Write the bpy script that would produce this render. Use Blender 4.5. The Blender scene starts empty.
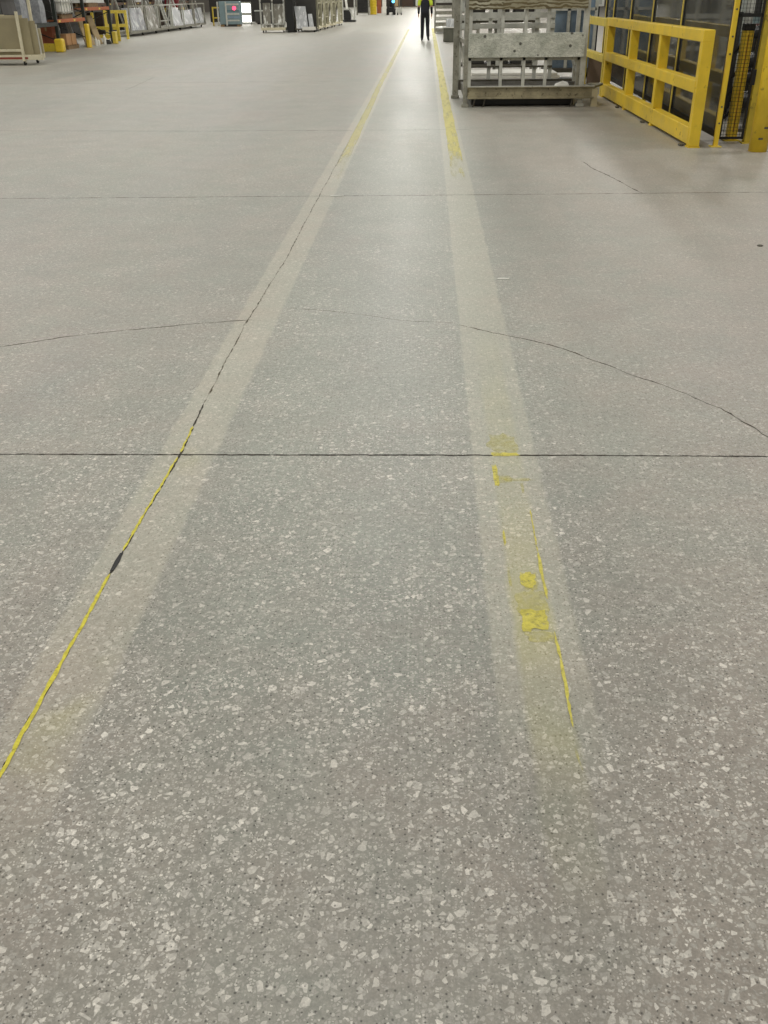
import bpy, math, random
from mathutils import Vector, Matrix

random.seed(7)
SC = bpy.context.scene
COL = SC.collection
PI = math.pi


# ------------------------------------------------------------------ helpers
class MB:
    """collects shapes, then links them as ONE mesh object"""

    def __init__(self):
        self.v, self.f, self.m = [], [], []

    def add(self, vs, fs, mi=0):
        b = len(self.v)
        self.v += [tuple(p) for p in vs]
        self.f += [tuple(b + i for i in q) for q in fs]
        self.m += [mi] * len(fs)
        return self

    def box(self, x0, x1, y0, y1, z0, z1, mi=0):
        vs = [(x, y, z) for z in (z0, z1) for y in (y0, y1) for x in (x0, x1)]
        return self.add(vs, [(0, 2, 3, 1), (4, 5, 7, 6), (0, 1, 5, 4), (2, 6, 7, 3), (0, 4, 6, 2), (1, 3, 7, 5)], mi)

    def bar(self, p, q, w, h, up=(0, 0, 1), mi=0):
        p, q = Vector(p), Vector(q)
        d = (q - p).normalized()
        u = Vector(up)
        if abs(d.dot(u)) > .98:
            u = Vector((0, 1, 0))
        s = d.cross(u).normalized() * w * .5
        t = s.cross(d).normalized() * h * .5
        vs = [a + e * s + g * t for a in (p, q) for g in (-1, 1) for e in (-1, 1)]
        return self.add(vs, [(0, 2, 3, 1), (4, 5, 7, 6), (0, 1, 5, 4), (2, 6, 7, 3), (0, 4, 6, 2), (1, 3, 7, 5)], mi)

    def cyl(self, p, q, r, n=16, r2=None, mi=0):
        p, q = Vector(p), Vector(q)
        r2 = r if r2 is None else r2
        d = (q - p).normalized()
        u = Vector((1, 0, 0)) if abs(d.z) > .9 else Vector((0, 0, 1))
        a = d.cross(u).normalized()
        b = d.cross(a).normalized()
        vs = []
        for c, rr in ((p, r), (q, r2)):
            for i in range(n):
                t = 2 * PI * i / n
                vs.append(c + (a * math.cos(t) + b * math.sin(t)) * rr)
        fs = [(i, (i + 1) % n, n + (i + 1) % n, n + i) for i in range(n)]
        fs += [tuple(range(n))[::-1], tuple(range(n, 2 * n))]
        return self.add(vs, fs, mi)

    def lathe(self, prof, n=20, c=(0, 0)):
        vs, fs = [], []
        for r, z in prof:
            for i in range(n):
                t = 2 * PI * i / n
                vs.append((c[0] + r * math.cos(t), c[1] + r * math.sin(t), z))
        for k in range(len(prof) - 1):
            for i in range(n):
                j = (i + 1) % n
                fs.append((k * n + i, k * n + j, (k + 1) * n + j, (k + 1) * n + i))
        fs.append(tuple(range(n))[::-1])
        fs.append(tuple(range((len(prof) - 1) * n, len(prof) * n)))
        return self.add(vs, fs)

    def prism(self, pts, z0, z1, mi=0):
        n = len(pts)
        vs = [(x, y, z0) for x, y in pts] + [(x, y, z1) for x, y in pts]
        fs = [tuple(range(n))[::-1], tuple(range(n, 2 * n))]
        fs += [(i, (i + 1) % n, n + (i + 1) % n, n + i) for i in range(n)]
        return self.add(vs, fs, mi)

    def sheet(self, base, top, t):
        """a leaning board: bottom edge base=(p,q), top edge top=(p,q), thickness vector t"""
        a, b = map(Vector, base)
        c, d = map(Vector, top)
        t = Vector(t)
        vs = [a, b, d, c, a + t, b + t, d + t, c + t]
        return self.add(vs, [(0, 1, 2, 3), (7, 6, 5, 4), (0, 4, 5, 1), (1, 5, 6, 2), (2, 6, 7, 3), (3, 7, 4, 0)])

    def build(self, name, mats, parent=None, bevel=0, smooth=False):
        me = bpy.data.meshes.new(name)
        me.from_pydata(self.v, [], self.f)
        if not isinstance(mats, (list, tuple)):
            mats = [mats]
        for m in mats:
            me.materials.append(m)
        for p, i in zip(me.polygons, self.m):
            p.material_index = i
            p.use_smooth = smooth
        me.validate()
        me.update()
        o = bpy.data.objects.new(name, me)
        COL.objects.link(o)
        if parent is not None:
            o.parent = parent
        if bevel:
            b = o.modifiers.new('bevel', 'BEVEL')
            b.width = bevel
            b.segments = 2
            b.limit_method = 'ANGLE'
        return o


def tag(o, label=None, cat=None, group=None, kind=None):
    if label: o['label'] = label
    if cat: o['category'] = cat
    if group: o['group'] = group
    if kind: o['kind'] = kind
    return o


def thing(name, label, cat, loc=(0, 0, 0), rz=0, group=None):
    o = bpy.data.objects.new(name, None)
    COL.objects.link(o)
    o.empty_display_size = .2
    o.location = loc
    o.rotation_euler = (0, 0, rz)
    return tag(o, label, cat, group)


def solo(mb, name, mat, label, cat, loc=(0, 0, 0), rz=0, group=None, bevel=0):
    o = mb.build(name, mat, None, bevel)
    o.location = loc
    o.rotation_euler = (0, 0, rz)
    return tag(o, label, cat, group)


def dup(root, loc, rz=None, label=None, group=None):
    r = root.copy()
    COL.objects.link(r)
    r.location = loc
    if rz is not None: r.rotation_euler = (0, 0, rz)
    if label: r['label'] = label
    if group: r['group'] = group
    for ch in list(root.children):
        c = ch.copy()
        COL.objects.link(c)
        c.parent = r
        for g in ch.children:
            d = g.copy()
            COL.objects.link(d)
            d.parent = c
    return r


# ------------------------------------------------------------------ materials
def lin(r, g, b):
    f = lambda c: (c / 255 / 12.92) if c <= 10 else ((c / 255 + .055) / 1.055) ** 2.4
    return (f(r), f(g), f(b), 1)


class NT:
    """tiny node-tree writer"""

    def __init__(self, name):
        self.mat = bpy.data.materials.new(name)
        self.mat.use_nodes = True
        self.t = self.mat.node_tree
        self.bsdf = self.t.nodes['Principled BSDF']
        self.out = self.t.nodes['Material Output']

    def n(self, typ, **kw):
        nd = self.t.nodes.new(typ)
        for k, v in kw.items():
            setattr(nd, k, v)
        return nd

    def put(self, sock, v):
        if hasattr(v, 'links') or isinstance(v, bpy.types.NodeSocket):
            self.t.links.new(v, sock)
        else:
            sock.default_value = v

    def m(self, op, a, b=0.0, c=None, clamp=False):
        nd = self.n('ShaderNodeMath', operation=op, use_clamp=clamp)
        self.put(nd.inputs[0], a)
        self.put(nd.inputs[1], b)
        if c is not None: self.put(nd.inputs[2], c)
        return nd.outputs[0]

    def step(self, x, lo, hi, a=0.0, b=1.0):
        nd = self.n('ShaderNodeMapRange', interpolation_type='SMOOTHSTEP')
        for s, v in zip(nd.inputs[:5], (x, lo, hi, a, b)):
            self.put(s, v)
        return nd.outputs[0]

    def mix(self, f, a, b, blend='MIX'):
        nd = self.n('ShaderNodeMix', data_type='RGBA', blend_type=blend)
        self.put(nd.inputs[0], f)
        self.put(nd.inputs[6], a)
        self.put(nd.inputs[7], b)
        return nd.outputs[2]

    def noise(self, vec, scale, detail=2., rough=.5, dims='3D'):
        nd = self.n('ShaderNodeTexNoise', noise_dimensions=dims)
        self.put(nd.inputs['Vector'], vec)
        nd.inputs['Scale'].default_value = scale
        nd.inputs['Detail'].default_value = detail
        nd.inputs['Roughness'].default_value = rough
        return nd.outputs[0]

    def scaled(self, vec, s):
        nd = self.n('ShaderNodeVectorMath', operation='MULTIPLY')
        self.put(nd.inputs[0], vec)
        nd.inputs[1].default_value = s
        return nd.outputs[0]


_cache = {}


def M(name, rgb, rough=.55, metal=0., var=.18, scale=6., dirt=0., dirt_rgb=(60, 52, 40), emit=0., coat=0.):
    """painted / bare surface with worn, mottled procedural colour"""
    if name in _cache:
        return _cache[name]
    w = NT(name)
    co = w.n('ShaderNodeTexCoord').outputs['Object']
    c = lin(*rgb)
    nz = w.noise(co, scale, 4, .6)
    k = w.step(nz, .3, .7)
    dark = tuple(x * (1 - var) for x in c[:3]) + (1,)
    lite = tuple(min(1, x * (1 + var)) for x in c[:3]) + (1,)
    col = w.mix(k, dark, lite)
    if dirt:
        d = w.step(w.noise(co, scale * 3.1, 6, .7), .62 - dirt * .25, .72 - dirt * .2)
        col = w.mix(w.m('MULTIPLY', d, .85), col, lin(*dirt_rgb))
    w.put(w.bsdf.inputs['Base Color'], col)
    w.put(w.bsdf.inputs['Roughness'], w.step(nz, .2, .8, max(.04, rough - .08), min(1, rough + .08)))
    w.bsdf.inputs['Metallic'].default_value = metal
    if coat:
        w.bsdf.inputs['Coat Weight'].default_value = coat
    if emit:
        w.put(w.bsdf.inputs['Emission Color'], c)
        w.bsdf.inputs['Emission Strength'].default_value = emit
    _cache[name] = w.mat
    return w.mat


def glass_mat(name, tint, clear, rough=.05):
    """thin clear sheet: mostly see-through, glossy at grazing angles"""
    w = NT(name)
    tr = w.n('ShaderNodeBsdfTransparent')
    tr.inputs[0].default_value = tint
    gl = w.n('ShaderNodeBsdfGlossy')
    gl.inputs['Roughness'].default_value = rough
    df = w.n('ShaderNodeBsdfDiffuse')
    co = w.n('ShaderNodeTexCoord').outputs['Object']
    df.inputs[0].default_value = (.42, .43, .40, 1)
    fr = w.n('ShaderNodeFresnel')
    fr.inputs[0].default_value = 1.45
    smear = w.step(w.noise(co, 2.3, 5, .6), .35, .75, 1 - clear - .06, 1 - clear + .08)
    a = w.n('ShaderNodeMixShader')
    w.put(a.inputs[0], smear)
    w.put(a.inputs[1], tr.outputs[0])
    w.put(a.inputs[2], df.outputs[0])
    b = w.n('ShaderNodeMixShader')
    w.put(b.inputs[0], fr.outputs[0])
    w.put(b.inputs[1], a.outputs[0])
    w.put(b.inputs[2], gl.outputs[0])
    w.put(w.out.inputs[0], b.outputs[0])
    return w.mat


def film_mat(name, rgb, hi=(232, 234, 232)):
    """wrinkled stretch-film around stacked sheets"""
    w = NT(name)
    co = w.n('ShaderNodeTexCoord').outputs['Object']
    v = w.scaled(co, (2.2, 2.2, .8))
    nz = w.noise(v, 3.0, 5, .62)
    col = w.mix(w.step(nz, .48, .68), lin(*rgb), lin(*hi))
    w.put(w.bsdf.inputs['Base Color'], col)
    w.bsdf.inputs['Roughness'].default_value = .22
    bp = w.n('ShaderNodeBump')
    bp.inputs['Strength'].default_value = .8
    bp.inputs['Distance'].default_value = .04
    w.put(bp.inputs['Height'], nz)
    w.put(w.bsdf.inputs['Normal'], bp.outputs[0])
    return w.mat


def plate_mat():
    """scratched grey sheet with dark punched spots and scuffs"""
    w = NT('worn_plate')
    co = w.n('ShaderNodeTexCoord').outputs['Object']
    nz = w.noise(co, 4, 5, .6)
    col = w.mix(w.step(nz, .35, .65), lin(172, 175, 163), lin(208, 209, 198))
    sc = w.noise(w.scaled(co, (3.5, 3, 9)), 3.5, 6, .7)
    line = w.m('SUBTRACT', 1.0, w.step(w.m('ABSOLUTE', w.m('SUBTRACT', sc, .5)), .006, .030))
    col = w.mix(w.m('MULTIPLY', line, .55), col, lin(78, 76, 66))
    vo = w.n('ShaderNodeTexVoronoi')
    w.put(vo.inputs['Vector'], co)
    vo.inputs['Scale'].default_value = 5.5
    sp = w.m('SUBTRACT', 1.0, w.step(vo.outputs['Distance'], .10, .15))
    col = w.mix(w.m('MULTIPLY', sp, .85), col, lin(50, 46, 40))
    w.put(w.bsdf.inputs['Base Color'], col)
    w.bsdf.inputs['Roughness'].default_value = .5
    w.bsdf.inputs['Metallic'].default_value = .1
    return w.mat


def swirl_mat():
    """weathered board with wavy dark grain"""
    w = NT('wavy_grain_board')
    co = w.n('ShaderNodeTexCoord').outputs['Object']
    wv = w.n('ShaderNodeTexWave', wave_type='BANDS', bands_direction='Z')
    w.put(wv.inputs['Vector'], w.scaled(co, (.7, 1, 1.5)))
    wv.inputs['Scale'].default_value = 4.0
    wv.inputs['Distortion'].default_value = 9.0
    wv.inputs['Detail'].default_value = 3.0
    wv.inputs['Detail Scale'].default_value = 1.6
    big = w.step(w.noise(co, 1.6, 2), .40, .62)
    col = w.mix(w.step(wv.outputs['Fac'], .35, .65), lin(84, 74, 50), lin(176, 172, 150))
    col = w.mix(w.m('MULTIPLY', big, .55), col, lin(112, 100, 66))
    w.put(w.bsdf.inputs['Base Color'], col)
    w.bsdf.inputs['Roughness'].default_value = .6
    return w.mat


def floor_mat():
    w = NT('ground_concrete_floor')
    pos = w.n('ShaderNodeNewGeometry').outputs['Position']
    sx = w.n('ShaderNodeSeparateXYZ')
    w.put(sx.inputs[0], pos)
    X, Y = sx.outputs[0], sx.outputs[1]
    # slow colour drift of the slab: greenish grey to warm beige, faint long traffic streaks
    n1 = w.noise(pos, .55, 3, .55)
    n2 = w.noise(w.scaled(pos, (1.6, .16, 1)), 1.0, 4, .6)
    n3 = w.noise(pos, 2.6, 4, .6)
    # inside the walkway it is greener, to the right warmer
    green = w.m('MULTIPLY', w.step(X, -.95, -.55), w.step(X, .75, .25))
    warm = w.step(X, .5, 1.6)
    tone = w.m('ADD', w.m('MULTIPLY', w.m('SUBTRACT', n1, .5), 2.0), w.m('SUBTRACT', w.m('MULTIPLY', warm, .45), w.m('MULTIPLY', green, .5)))
    tone = w.m('ADD', tone, w.m('MULTIPLY', w.m('SUBTRACT', w.noise(pos, 4.5, 4, .6), .5), 1.9))
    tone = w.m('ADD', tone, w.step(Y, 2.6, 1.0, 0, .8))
    tone = w.step(tone, -.8, .9)
    base = w.mix(tone, FLOOR_A, FLOOR_B)
    val = w.m('ADD', 1.0, w.m('ADD', w.m('MULTIPLY', w.m('SUBTRACT', n2, .5), .46), w.m('MULTIPLY', w.m('SUBTRACT', n3, .5), .32)))

    # worn, cleaner bands where floor tape used to be
    wob = w.m('MULTIPLY', w.m('SUBTRACT', w.noise(pos, 5, 3), .5), .03)
    XX = w.m('ADD', X, wob)

    def band(a, b, s):
        return w.m('MULTIPLY', w.step(XX, a - s, a + s), w.step(XX, b + s, b - s))
    near = w.step(Y, .9, 2.0)
    bl = w.m('MULTIPLY', band(-1.025, -.80, .012), near)
    br = w.m('MULTIPLY', band(.195, .440, .010), w.step(Y, 1.35, 2.1))
    bands = w.m('MAXIMUM', bl, br)
    tape_zone = band(.265, .378, .015)

    # exposed aggregate, three sizes of broken stone
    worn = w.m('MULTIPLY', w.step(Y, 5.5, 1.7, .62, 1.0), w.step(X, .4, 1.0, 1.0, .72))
    # near paste is darker between the stones: grinding, plus shade painted into the colour
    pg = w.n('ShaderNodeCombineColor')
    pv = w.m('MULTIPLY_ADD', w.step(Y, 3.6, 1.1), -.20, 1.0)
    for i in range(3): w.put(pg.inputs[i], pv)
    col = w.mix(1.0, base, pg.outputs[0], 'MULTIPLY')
    calm = w.m('MULTIPLY', worn, w.m('SUBTRACT', 1.0, w.m('MULTIPLY', bands, .35)))
    zone = w.step(w.noise(pos, 2.1, 3), .32, .68, .52, 1.0)
    for sc, pres, e0, e1, amt, off in ((50, .29, .10, .26, 1.0, (0, 0, 0)), (86, .37, .09, .28, .95, (3.3, 1.7, 0)), (160, .46, .08, .28, .8, (7.1, 4.9, 0))):
        ad = w.n('ShaderNodeVectorMath', operation='ADD')
        w.put(ad.inputs[0], pos)
        ad.inputs[1].default_value = off
        dn = w.n('ShaderNodeTexNoise', noise_dimensions='2D')
        w.put(dn.inputs['Vector'], ad.outputs[0])
        dn.inputs['Scale'].default_value = sc * .9
        dn.inputs['Detail'].default_value = 1
        dv = w.n('ShaderNodeVectorMath', operation='MULTIPLY_ADD')
        w.put(dv.inputs[0], dn.outputs['Color'])
        dv.inputs[1].default_value = (.22 / sc, .22 / sc, 0)
        w.put(dv.inputs[2], ad.outputs[0])
        v1 = w.n('ShaderNodeTexVoronoi', voronoi_dimensions='2D')
        v2 = w.n('ShaderNodeTexVoronoi', voronoi_dimensions='2D', feature='DISTANCE_TO_EDGE')
        for v in (v1, v2):
            w.put(v.inputs['Vector'], dv.outputs[0])
            v.inputs['Scale'].default_value = sc
        rgb = w.n('ShaderNodeSeparateColor')
        w.put(rgb.inputs[0], v1.outputs['Color'])
        thr = w.m('MULTIPLY_ADD', rgb.outputs[1], e1 - e0, e0)
        inside = w.step(w.m('SUBTRACT', v2.outputs['Distance'], thr), -.02, .03)
        here = w.m('LESS_THAN', rgb.outputs[0], pres)
        msk = w.m('MULTIPLY', w.m('MULTIPLY', inside, here), w.m('MULTIPLY', calm, w.m('MULTIPLY', zone, amt)))
        br_ = w.m('POWER', rgb.outputs[2], 2.4)
        stone = w.mix(br_, STONE_A, STONE_B)
        col = w.mix(msk, col, stone)
    val = w.m('MULTIPLY', val, 1.0)
    # small dark grains
    vd = w.n('ShaderNodeTexVoronoi', voronoi_dimensions='2D')
    w.put(vd.inputs['Vector'], pos)
    vd.inputs['Scale'].default_value = 74
    rd = w.n('ShaderNodeSeparateColor')
    w.put(rd.inputs[0], vd.outputs['Color'])
    grain = w.m('MULTIPLY', w.m('LESS_THAN', rd.outputs[0], .30), w.step(vd.outputs['Distance'], w.m('MULTIPLY_ADD', rd.outputs[1], .22, .10), .05))
    col = w.mix(w.m('MULTIPLY', grain, .8), col, lin(48, 44, 38))
    fine = w.noise(pos, 170, 3, .7)
    val = w.m('MULTIPLY', val, w.m('MULTIPLY_ADD', w.m('SUBTRACT', fine, .5), .85, 1.0))
    val = w.m('MULTIPLY', val, w.m('MULTIPLY_ADD', bands, .20, 1.0))
    grit = w.noise(pos, 48, 4, .75)
    val = w.m('MULTIPLY', val, w.m('MULTIPLY_ADD', w.m('SUBTRACT', grit, .5), .95, 1.0))
    g = w.n('ShaderNodeCombineColor')
    for i in range(3): w.put(g.inputs[i], val)
    col = w.mix(1.0, col, g.outputs[0], 'MULTIPLY')
    # the bands keep a warm cast, the right one a ghost of yellow adhesive
    col = w.mix(w.m('MULTIPLY', bands, .16), col, lin(196, 186, 160))
    ghost = w.m('MULTIPLY', tape_zone, w.step(w.noise(pos, 1.3, 3), .35, .65, .05, .27))
    ghost = w.m('MULTIPLY', ghost, w.m('MULTIPLY', w.step(Y, 1.1, 1.7), w.step(Y, 5.0, 2.6)))
    stain = w.m('MULTIPLY', w.step(w.noise(pos, 2.1, 3), .52, .72, 0, .28), band(-.99, -.84, .04))
    stain = w.m('MULTIPLY', stain, w.m('MULTIPLY', w.step(Y, 1.2, 1.6), w.step(Y, 3.6, 2.8)))
    col = w.mix(w.m('MAXIMUM', ghost, stain), col, lin(196, 186, 70))
    w.put(w.bsdf.inputs['Base Color'], col)
    w.put(w.bsdf.inputs['Roughness'], w.m('ADD', w.step(n2, .25, .75, FLOOR_ROUGH - .05, FLOOR_ROUGH + .07), w.m('MULTIPLY', w.m('SUBTRACT', fine, .5), .12)))
    w.bsdf.inputs['Specular IOR Level'].default_value = .5
    bp = w.n('ShaderNodeBump')
    bp.inputs['Strength'].default_value = .12
    bp.inputs['Distance'].default_value = .002
    w.put(bp.inputs['Height'], fine)
    w.put(w.bsdf.inputs['Normal'], bp.outputs[0])
    return w.mat


def tape_mat(name, strength, c0, c1):
    """yellow floor tape worn through in streaks and patches; whole far away, gone nearer"""
    w = NT(name)
    pos = w.n('ShaderNodeNewGeometry').outputs['Position']
    sx = w.n('ShaderNodeSeparateXYZ')
    w.put(sx.inputs[0], pos)
    Y = sx.outputs[1]
    n = w.noise(w.scaled(pos, (14, 1.3, 1)), 1.0, 5, .65)
    n2 = w.noise(pos, 30, 3, .6)
    a = w.m('ADD', w.m('MULTIPLY', n, .8), w.m('MULTIPLY', n2, .2))
    lo = w.step(Y, 6.5, 13, .70, .20)
    al = w.step(a, lo, w.m('ADD', lo, .34), 0, strength)
    col = w.mix(w.step(n2, .35, .7), lin(*c0), lin(*c1))
    w.put(w.bsdf.inputs['Base Color'], col)
    w.bsdf.inputs['Roughness'].default_value = .5
    w.put(w.bsdf.inputs['Alpha'], al)
    return w.mat


def paint_mat(name, rgb, cover, soft=.12, top=.92):
    w = NT(name)
    pos = w.n('ShaderNodeNewGeometry').outputs['Position']
    n = w.noise(pos, 55, 4, .7)
    col = w.mix(w.step(n, .3, .7), lin(*[int(c * .86) for c in rgb]), lin(*rgb))
    w.put(w.bsdf.inputs['Base Color'], col)
    w.bsdf.inputs['Roughness'].default_value = .5
    w.put(w.bsdf.inputs['Alpha'], w.step(w.noise(pos, 38, 5, .7), 1 - cover - soft, 1 - cover + soft, 0, top))
    return w.mat


FLOOR_A = (.286, .298, .256, 1)
FLOOR_B = (.340, .305, .262, 1)
STONE_A = (.335, .318, .282, 1)
STONE_B = (.74, .70, .63, 1)
FLOOR_ROUGH = .46

yellow = M('safety_yellow', (234, 200, 54), .42, var=.10, scale=3, dirt=.10, dirt_rgb=(110, 84, 26))
yellow_pale = M('pale_yellow_paint', (224, 200, 84), .5, var=.12, scale=4, dirt=.12, dirt_rgb=(150, 128, 60))
yellow_dull = M('dull_yellow_paint', (196, 172, 52), .55, var=.15, scale=4, dirt=.2, dirt_rgb=(104, 88, 36))
black = M('black_plastic', (22, 22, 22), .5, var=.2)
black_steel = M('black_steel', (30, 30, 29), .45, metal=.2, var=.2)
rubber = M('rubber', (28, 27, 26), .8)
grey_steel = M('worn_grey_steel', (148, 146, 134), .48, metal=.25, var=.22, scale=7, dirt=.30, dirt_rgb=(84, 74, 52))
light_steel = M('light_grey_steel', (186, 186, 178), .45, metal=.15, var=.14, scale=6, dirt=.12, dirt_rgb=(110, 104, 86))
dark_steel = M('dark_steel', (88, 84, 74), .5, metal=.2, var=.25, scale=7, dirt=.25, dirt_rgb=(50, 44, 34))
cream = M('cream_enamel', (214, 206, 178), .45, var=.08, scale=4, dirt=.06, dirt_rgb=(150, 130, 96))
tan_board = M('tan_board', (150, 140, 110), .7, var=.08, scale=2)
tan_pale = M('pale_tan_board', (176, 166, 136), .7, var=.08, scale=2)
white_sheet = M('white_sheet', (232, 230, 222), .4, var=.05)
white_foam = M('white_foam', (216, 216, 210), .6, var=.08)
rack_green = M('dark_green_steel', (44, 50, 44), .5, metal=.1, var=.2)
beam_orange = M('orange_beam_paint', (176, 92, 42), .5, var=.15, scale=5, dirt=.18, dirt_rgb=(96, 54, 30))
wood = M('pallet_wood', (132, 108, 76), .8, var=.25, scale=9)
carton = M('carton_brown', (176, 134, 92), .8, var=.10, scale=4)
carton_dark = M('carton_dark_brown', (62, 46, 34), .8, var=.18, scale=4)
carton_red = M('carton_red_brown', (150, 86, 58), .8, var=.14, scale=4)
kraft = M('kraft_board', (168, 146, 108), .8, var=.10, scale=3)
dark_load = M('dark_wrapped_load', (46, 42, 38), .5, var=.3, scale=5)
grey_bag = M('grey_cloth_bag', (150, 152, 156), .7, var=.2, scale=8)
film_grey = film_mat('grey_stretch_film', (150, 152, 156))
film_clear = film_mat('clear_stretch_film', (132, 128, 116), (240, 240, 234))
film_white = film_mat('white_bubble_film', (188, 190, 192), (238, 239, 240))
red_dark = M('dark_red_paint', (120, 30, 38), .45, var=.15)
blue_grey = M('blue_grey_panel', (124, 142, 160), .3, var=.22, scale=2)
teal_grey = M('teal_grey_panel', (122, 142, 146), .4, var=.12, scale=3)
machine_grey = M('machine_grey', (186, 188, 180), .5, var=.14, scale=3)
machine_dark = M('machine_dark', (58, 56, 52), .5, var=.2, scale=3)
brown_panel = M('brown_panel', (142, 122, 106), .6, var=.15, scale=3)
hi_vis = M('hi_vis_yellow', (206, 226, 60), .7, var=.06)
navy_cloth = M('navy_cloth', (30, 32, 42), .85, var=.15, scale=9)
black_cloth = M('black_cloth', (20, 21, 26), .85, var=.15, scale=9)
skin = M('skin', (176, 128, 100), .55, var=.05)
hair = M('dark_hair', (36, 28, 22), .7, var=.2)
boot = M('black_boot', (22, 20, 20), .5)
def dirt_mat(name, rgb, cover, soft, top, sc=9):
    w = NT(name)
    pos = w.n('ShaderNodeNewGeometry').outputs['Position']
    w.bsdf.inputs['Base Color'].default_value = lin(*rgb)
    w.bsdf.inputs['Roughness'].default_value = .9
    w.put(w.bsdf.inputs['Alpha'], w.step(w.noise(pos, sc, 5, .65), 1 - cover - soft, 1 - cover + soft, .12, top))
    return w.mat


crack_dirt = dirt_mat('crack_dirt', (84, 76, 60), .54, .16, .80)
thin_dirt = dirt_mat('thin_joint_dirt', (92, 80, 58), .50, .12, .72, 11)
joint_dirt = dirt_mat('joint_dirt', (58, 52, 44), .62, .2, .92, 20)
wall_paint = M('hall_wall_paint', (84, 78, 70), .8, var=.15, scale=.5)
drum_yellow = M('drum_yellow', (206, 178, 40), .4, var=.08)
plate = plate_mat()
swirl = swirl_mat()
pane_clear = glass_mat('clear_polycarbonate', (.93, .94, .90, 1), .77)
pane_glass = glass_mat('sheet_glass', (.74, .80, .78, 1), .62)

# ------------------------------------------------------------------ the setting
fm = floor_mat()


def ribbon(mb, pts, width, z, mi, seed, seg=.03, jit=.35, wob=.0):
    """a ragged narrow crack or joint following a polyline on the floor"""
    r = random.Random(seed)
    P = []
    for (a, b) in zip(pts[:-1], pts[1:]):
        a, b = Vector(a), Vector(b)
        n = max(1, int((b - a).length / seg))
        P += [a + (b - a) * i / n for i in range(n)]
    P.append(Vector(pts[-1]))
    L, R = [], []
    wander = 0
    for i, p in enumerate(P):
        d = (P[min(i + 1, len(P) - 1)] - P[max(i - 1, 0)]).normalized()
        nrm = Vector((-d.y, d.x))
        wander = wander * .85 + r.uniform(-1, 1) * wob
        q = p + nrm * wander
        wl = width * .5 * (1 + r.uniform(-jit, jit * 1.6))
        wr = width * .5 * (1 + r.uniform(-jit, jit * 1.6))
        if i in (0, len(P) - 1):
            wl = wr = width * .1
        L.append(q + nrm * wl)
        R.append(q - nrm * wr)
    vs = [(p.x, p.y, z) for p in L] + [(p.x, p.y, z) for p in R]
    n = len(P)
    mb.add(vs, [(i, n + i, n + i + 1, i + 1) for i in range(n - 1)], mi)


fl = MB()
fl.add([(-26, -4, 0), (22, -4, 0), (22, 160, 0), (-26, 160, 0)], [(0, 1, 2, 3)], 0)
# saw-cut joints across the hall and the joint under the left line
ribbon(fl, [(-6, 3.10), (-2.5, 3.17), (-.94, 3.19), (.6, 3.215), (5, 3.24)], .0085, .0008, 2, 1, .02, .5, .0006)
ribbon(fl, [(-12, 8.20), (-3.78, 8.38), (-.36, 8.47), (3.03, 8.58), (9, 8.75)], .012, .0008, 1, 2, .05, .5, .001)
ribbon(fl, [(-12, 13.2), (-5.8, 13.15), (-2.97, 13.0), (.6, 13.0)], .014, .0008, 1, 3, .08, .5, .002)
ribbon(fl, [(-.957, -1), (-.957, 2.5), (-.940, 3.19), (-.955, 3.7)], .0062, .0009, 2, 4, .02, .6, .0012)
ribbon(fl, [(-.955, 3.7), (-.965, 4.8), (-.93, 6.2), (-.935, 8.47), (-.92, 20)], .0052, .0009, 3, 11, .03, .7, .002)
ribbon(fl, [(-14, 21.0), (-5, 20.9), (2, 21)], .014, .0008, 1, 10, .1, .5, .002)
# wandering cracks
ribbon(fl, [(-3.6, 4.2), (-2.16, 4.43), (-1.90, 4.58), (-1.57, 4.71), (-1.32, 4.80), (-.94, 4.90)], .009, .0007, 1, 5, .03, .5, .004)
ribbon(fl, [(-.76, 5.11), (-.47, 5.04), (-.13, 4.90), (.17, 4.84)], .004, .0007, 1, 6, .03, .6, .005)
ribbon(fl, [(.17, 4.84), (.42, 4.66), (.64, 4.50), (.85, 4.25), (1.00, 4.05), (1.15, 3.88), (1.27, 3.69), (1.37, 3.40), (1.48, 3.23)], .007, .0007, 1, 7, .03, .6, .005)
ribbon(fl, [(1.65, 10.35), (1.73, 9.67), (1.81, 9.27), (1.87, 8.85), (1.93, 8.55)], .011, .0007, 1, 8, .05, .6, .006)
ribbon(fl, [(-6.1, 22.6), (-5.95, 21.2), (-5.80, 19.2)], .008, .0007, 1, 9, .1, .6, .01)
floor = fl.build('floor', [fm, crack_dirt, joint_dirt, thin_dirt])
tag(floor, kind='structure')

for nm, b in (('wall_left', (-26.3, -26, -4, 160, 0, 10)), ('wall_right', (22, 22.3, -4, 160, 0, 10)), ('wall_back', (-26.3, 22.3, 160, 160.3, 0, 10))):
    tag(MB().box(*b).build(nm, wall_paint), kind='structure')

# ------------------------------------------------------------------ floor lines
tm = tape_mat('worn_yellow_tape', .66, (210, 198, 84), (232, 222, 112))
tm2 = tape_mat('faded_yellow_tape', .46, (214, 204, 120), (232, 224, 150))
solid_y = paint_mat('bright_yellow_tape', (228, 216, 88), .62, .16, .82)
thin_y = paint_mat('scuffed_yellow_tape', (222, 212, 96), .5, .3, .5)


def patch(mb, cx, cy, w, l, seed, mi, ang=0., z=.0012):
    r = random.Random(seed)
    n = 22
    pts = []
    for i in range(n):
        t = 2 * PI * i / n
        c, s = math.cos(t), math.sin(t)
        k = 1 / max(abs(c), abs(s)) ** .8
        k *= 1 + r.uniform(-.22, .16)
        x, y = c * k * w / 2, s * k * l / 2
        pts.append((cx + x * math.cos(ang) - y * math.sin(ang), cy + x * math.sin(ang) + y * math.cos(ang)))
    mb.add([(x, y, z) for x, y in pts], [tuple(range(n))], mi)


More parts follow.
